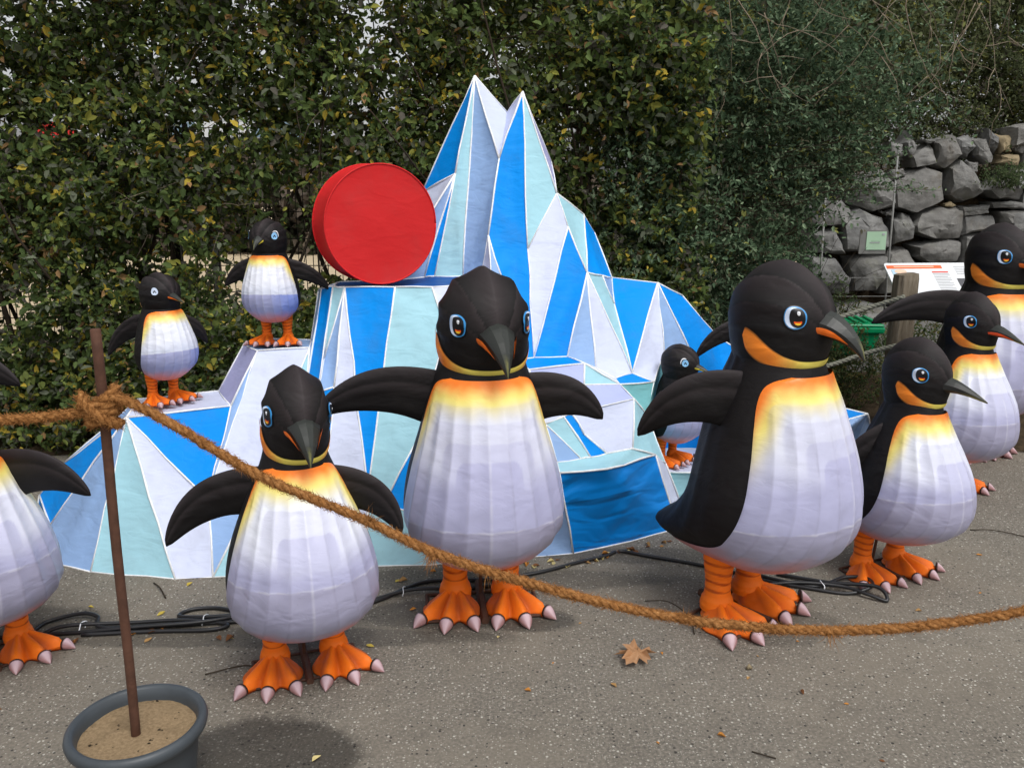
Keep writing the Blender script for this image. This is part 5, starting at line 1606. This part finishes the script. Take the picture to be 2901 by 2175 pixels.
# ------------------------------------------------------------------ lectern-style information panel
info = empty('information_panel', (3.06, 6.15, 0))
tag(info, 'white information board with orange header behind the timber post', 'sign')
def rrect(w, h, r, n=6):
    out = []
    for cx, cy, a0 in ((w - r, h - r, 0), (r - w, h - r, 90), (r - w, r - h, 180), (w - r, r - h, 270)):
        for i in range(n + 1):
            a = R(a0 + 90 * i / n); out.append((cx + r * math.cos(a), cy + r * math.sin(a)))
    return out
tl = Matrix.Translation((0, 0, .90)) @ Matrix.Rotation(R(4), 4, 'Z') @ Matrix.Rotation(R(38), 4, 'X')
def plate(pts, y0, y1, mat, name):
    n = len(pts)
    v = [tl @ Vector((x, y0, z)) for x, z in pts] + [tl @ Vector((x, y1, z)) for x, z in pts]
    f = [tuple(range(n)), tuple(range(2 * n - 1, n - 1, -1))] + [(i, n + i, n + (i + 1) % n, (i + 1) % n) for i in range(n)]
    return link(name, outward(mesh(name, v, f, mat, smooth=False)), info)
tl = Matrix.Translation((0, 0, .905)) @ Matrix.Rotation(R(4), 4, 'Z') @ Matrix.Rotation(R(-52), 4, 'X')
plate(rrect(.335, .165, .025), 0, .012, M['signwhite'], 'board')
def bar(x0, x1, z0, z1, mat, name='print_block', y=-.0025):
    plate([(x0, z0), (x1, z0), (x1, z1), (x0, z1)], y, -.0005, mat, name)
bar(-.325, .09, .105, .138, M['signorange'], 'header_band')
bar(-.27, .03, .117, .127, M['signpale'], 'header_text', -.0035)
bar(-.30, -.20, -.03, .095, M['signblue'], 'map_print')
plate([(-.235 + .045 * math.cos(2 * PI * i / 14), .075 + .022 * math.sin(2 * PI * i / 14)) for i in range(14)], -.0035, -.0026, M['signpale'], 'map_print')
plate([(-.265 + .017 * math.cos(2 * PI * i / 14), -.02 + .012 * math.sin(2 * PI * i / 14)) for i in range(14)], -.0045, -.0036, M['signred'], 'map_print')
bar(.0, .12, .062, .074, M['signred'], 'subheading')
for i in range(11): bar(.0, .12 - .02 * (i % 3 == 2), .048 - .016 * i, .052 - .016 * i, M['signgrey'], 'text_line')
for i in range(5): bar(.18, .30 - .02 * (i % 2), .118 - .018 * i, .122 - .018 * i, M['signgrey'], 'text_line')
for i in range(4): bar(-.30, -.2, -.06 - .02 * i, -.056 - .02 * i, M['signgrey'], 'text_line')
bar(.16, .31, -.13, .0, M['signdark'], 'photo_print')
plate([(.235 + .05 * math.cos(2 * PI * i / 14), -.06 + .03 * math.sin(2 * PI * i / 14)) for i in range(14)], -.0035, -.0026, M['signgrey'], 'photo_print')
tube('leg', [(-.2, .06, 0), (-.2, .06, .86)], .022, M['greymetal'], info, 10)
tube('leg', [(.2, .06, 0), (.2, .06, .86)], .022, M['greymetal'], info, 10)

# pale green notice on a grey backing on the wall
notice = empty('notice', (3.14, 7.44, 1.08))
tag(notice, 'pale green paper notice on a grey board fixed to the stone wall', 'notice')
def nplate(x0, x1, y0, y1, z0, z1, mat, name):
    q, g = box_geo(x0, x1, y0, y1, z0, z1); return make(name, q, g, mat, notice, smooth=False)
nplate(-.13, .10, 0, .015, -.105, .095, M['greymetal'], 'backing_board')
nplate(-.075, .095, -.006, -.001, -.07, .085, M['noticegreen'], 'paper')
nplate(.055, .08, -.009, -.0065, .055, .072, M['signgrey'], 'emblem')
nplate(-.045, .04, -.009, -.0065, -.012, -.004, M['signgrey'], 'text_line')
nplate(-.03, .045, -.009, -.0065, .004, .010, M['noticegreen'], 'text_line')

# thin steel rods and wires of the enclosure
rods = empty('wire_barrier', (2.9, 7.3, 0)); tag(rods, 'thin steel rods and wires standing before the stone wall', 'barrier')
for (xx, h) in ((-.27, 1.45), (.30, 1.85)): tube('rod', [(xx + .03, 0, 0), (xx, 0, h)], .009, M['greymetal'], rods, 8)
for zz in (.62, .78): tube('wire', [(-1.2, 0, zz), (1.6, -.02, zz + .01)], .003, M['greymetal'], rods, 5)
tube('wire', [(-.75, 0, .75), (-.35, 0, 1.15), (.0, 0, 1.62)], .004, M['greymetal'], rods, 5)
q, g = box_geo(-1.3, 2.6, -.35, -.15, 0, .50); bevel(make('ledge', q, g, M['concrete'], None, smooth=False), .012, 2).location = (2.9, 7.3, 0)
tag(bpy.data.objects['ledge.001'] if 'ledge.001' in bpy.data.objects else bpy.data.objects['ledge'], 'low grey concrete ledge at the foot of the stone wall', 'ledge')

# green plastic crate hung behind the rope
crate = empty('green_crate', (2.36, 6.0, .36), R(-6)); tag(crate, 'green plastic box with ribbed lid behind the grey rope', 'box')
def taper(x, y, z0, z1, k, name, mat):
    v = [(-x * k, -y * k, z0), (x * k, -y * k, z0), (x * k, y * k, z0), (-x * k, y * k, z0), (-x, -y, z1), (x, -y, z1), (x, y, z1), (-x, y, z1)]
    return bevel(make(name, v, box_geo(0, 1, 0, 1, 0, 1)[1], mat, crate, smooth=False), .012, 2)
taper(.22, .15, .04, .20, .88, 'bin', M['green'])
tube('stand', [(0, 0, -.36), (0, 0, .04)], .05, M['bark'], crate, 10)
taper(.245, .175, .20, .245, .98, 'rim', M['green'])
taper(.235, .165, .245, .268, 1.03, 'lid', M['green'])
for i in range(7):
    q, g = box_geo(-.20 + i * .062, -.178 + i * .062, -.14, .14, .262, .282); make('lid_rib', q, g, M['green'], crate, smooth=False)
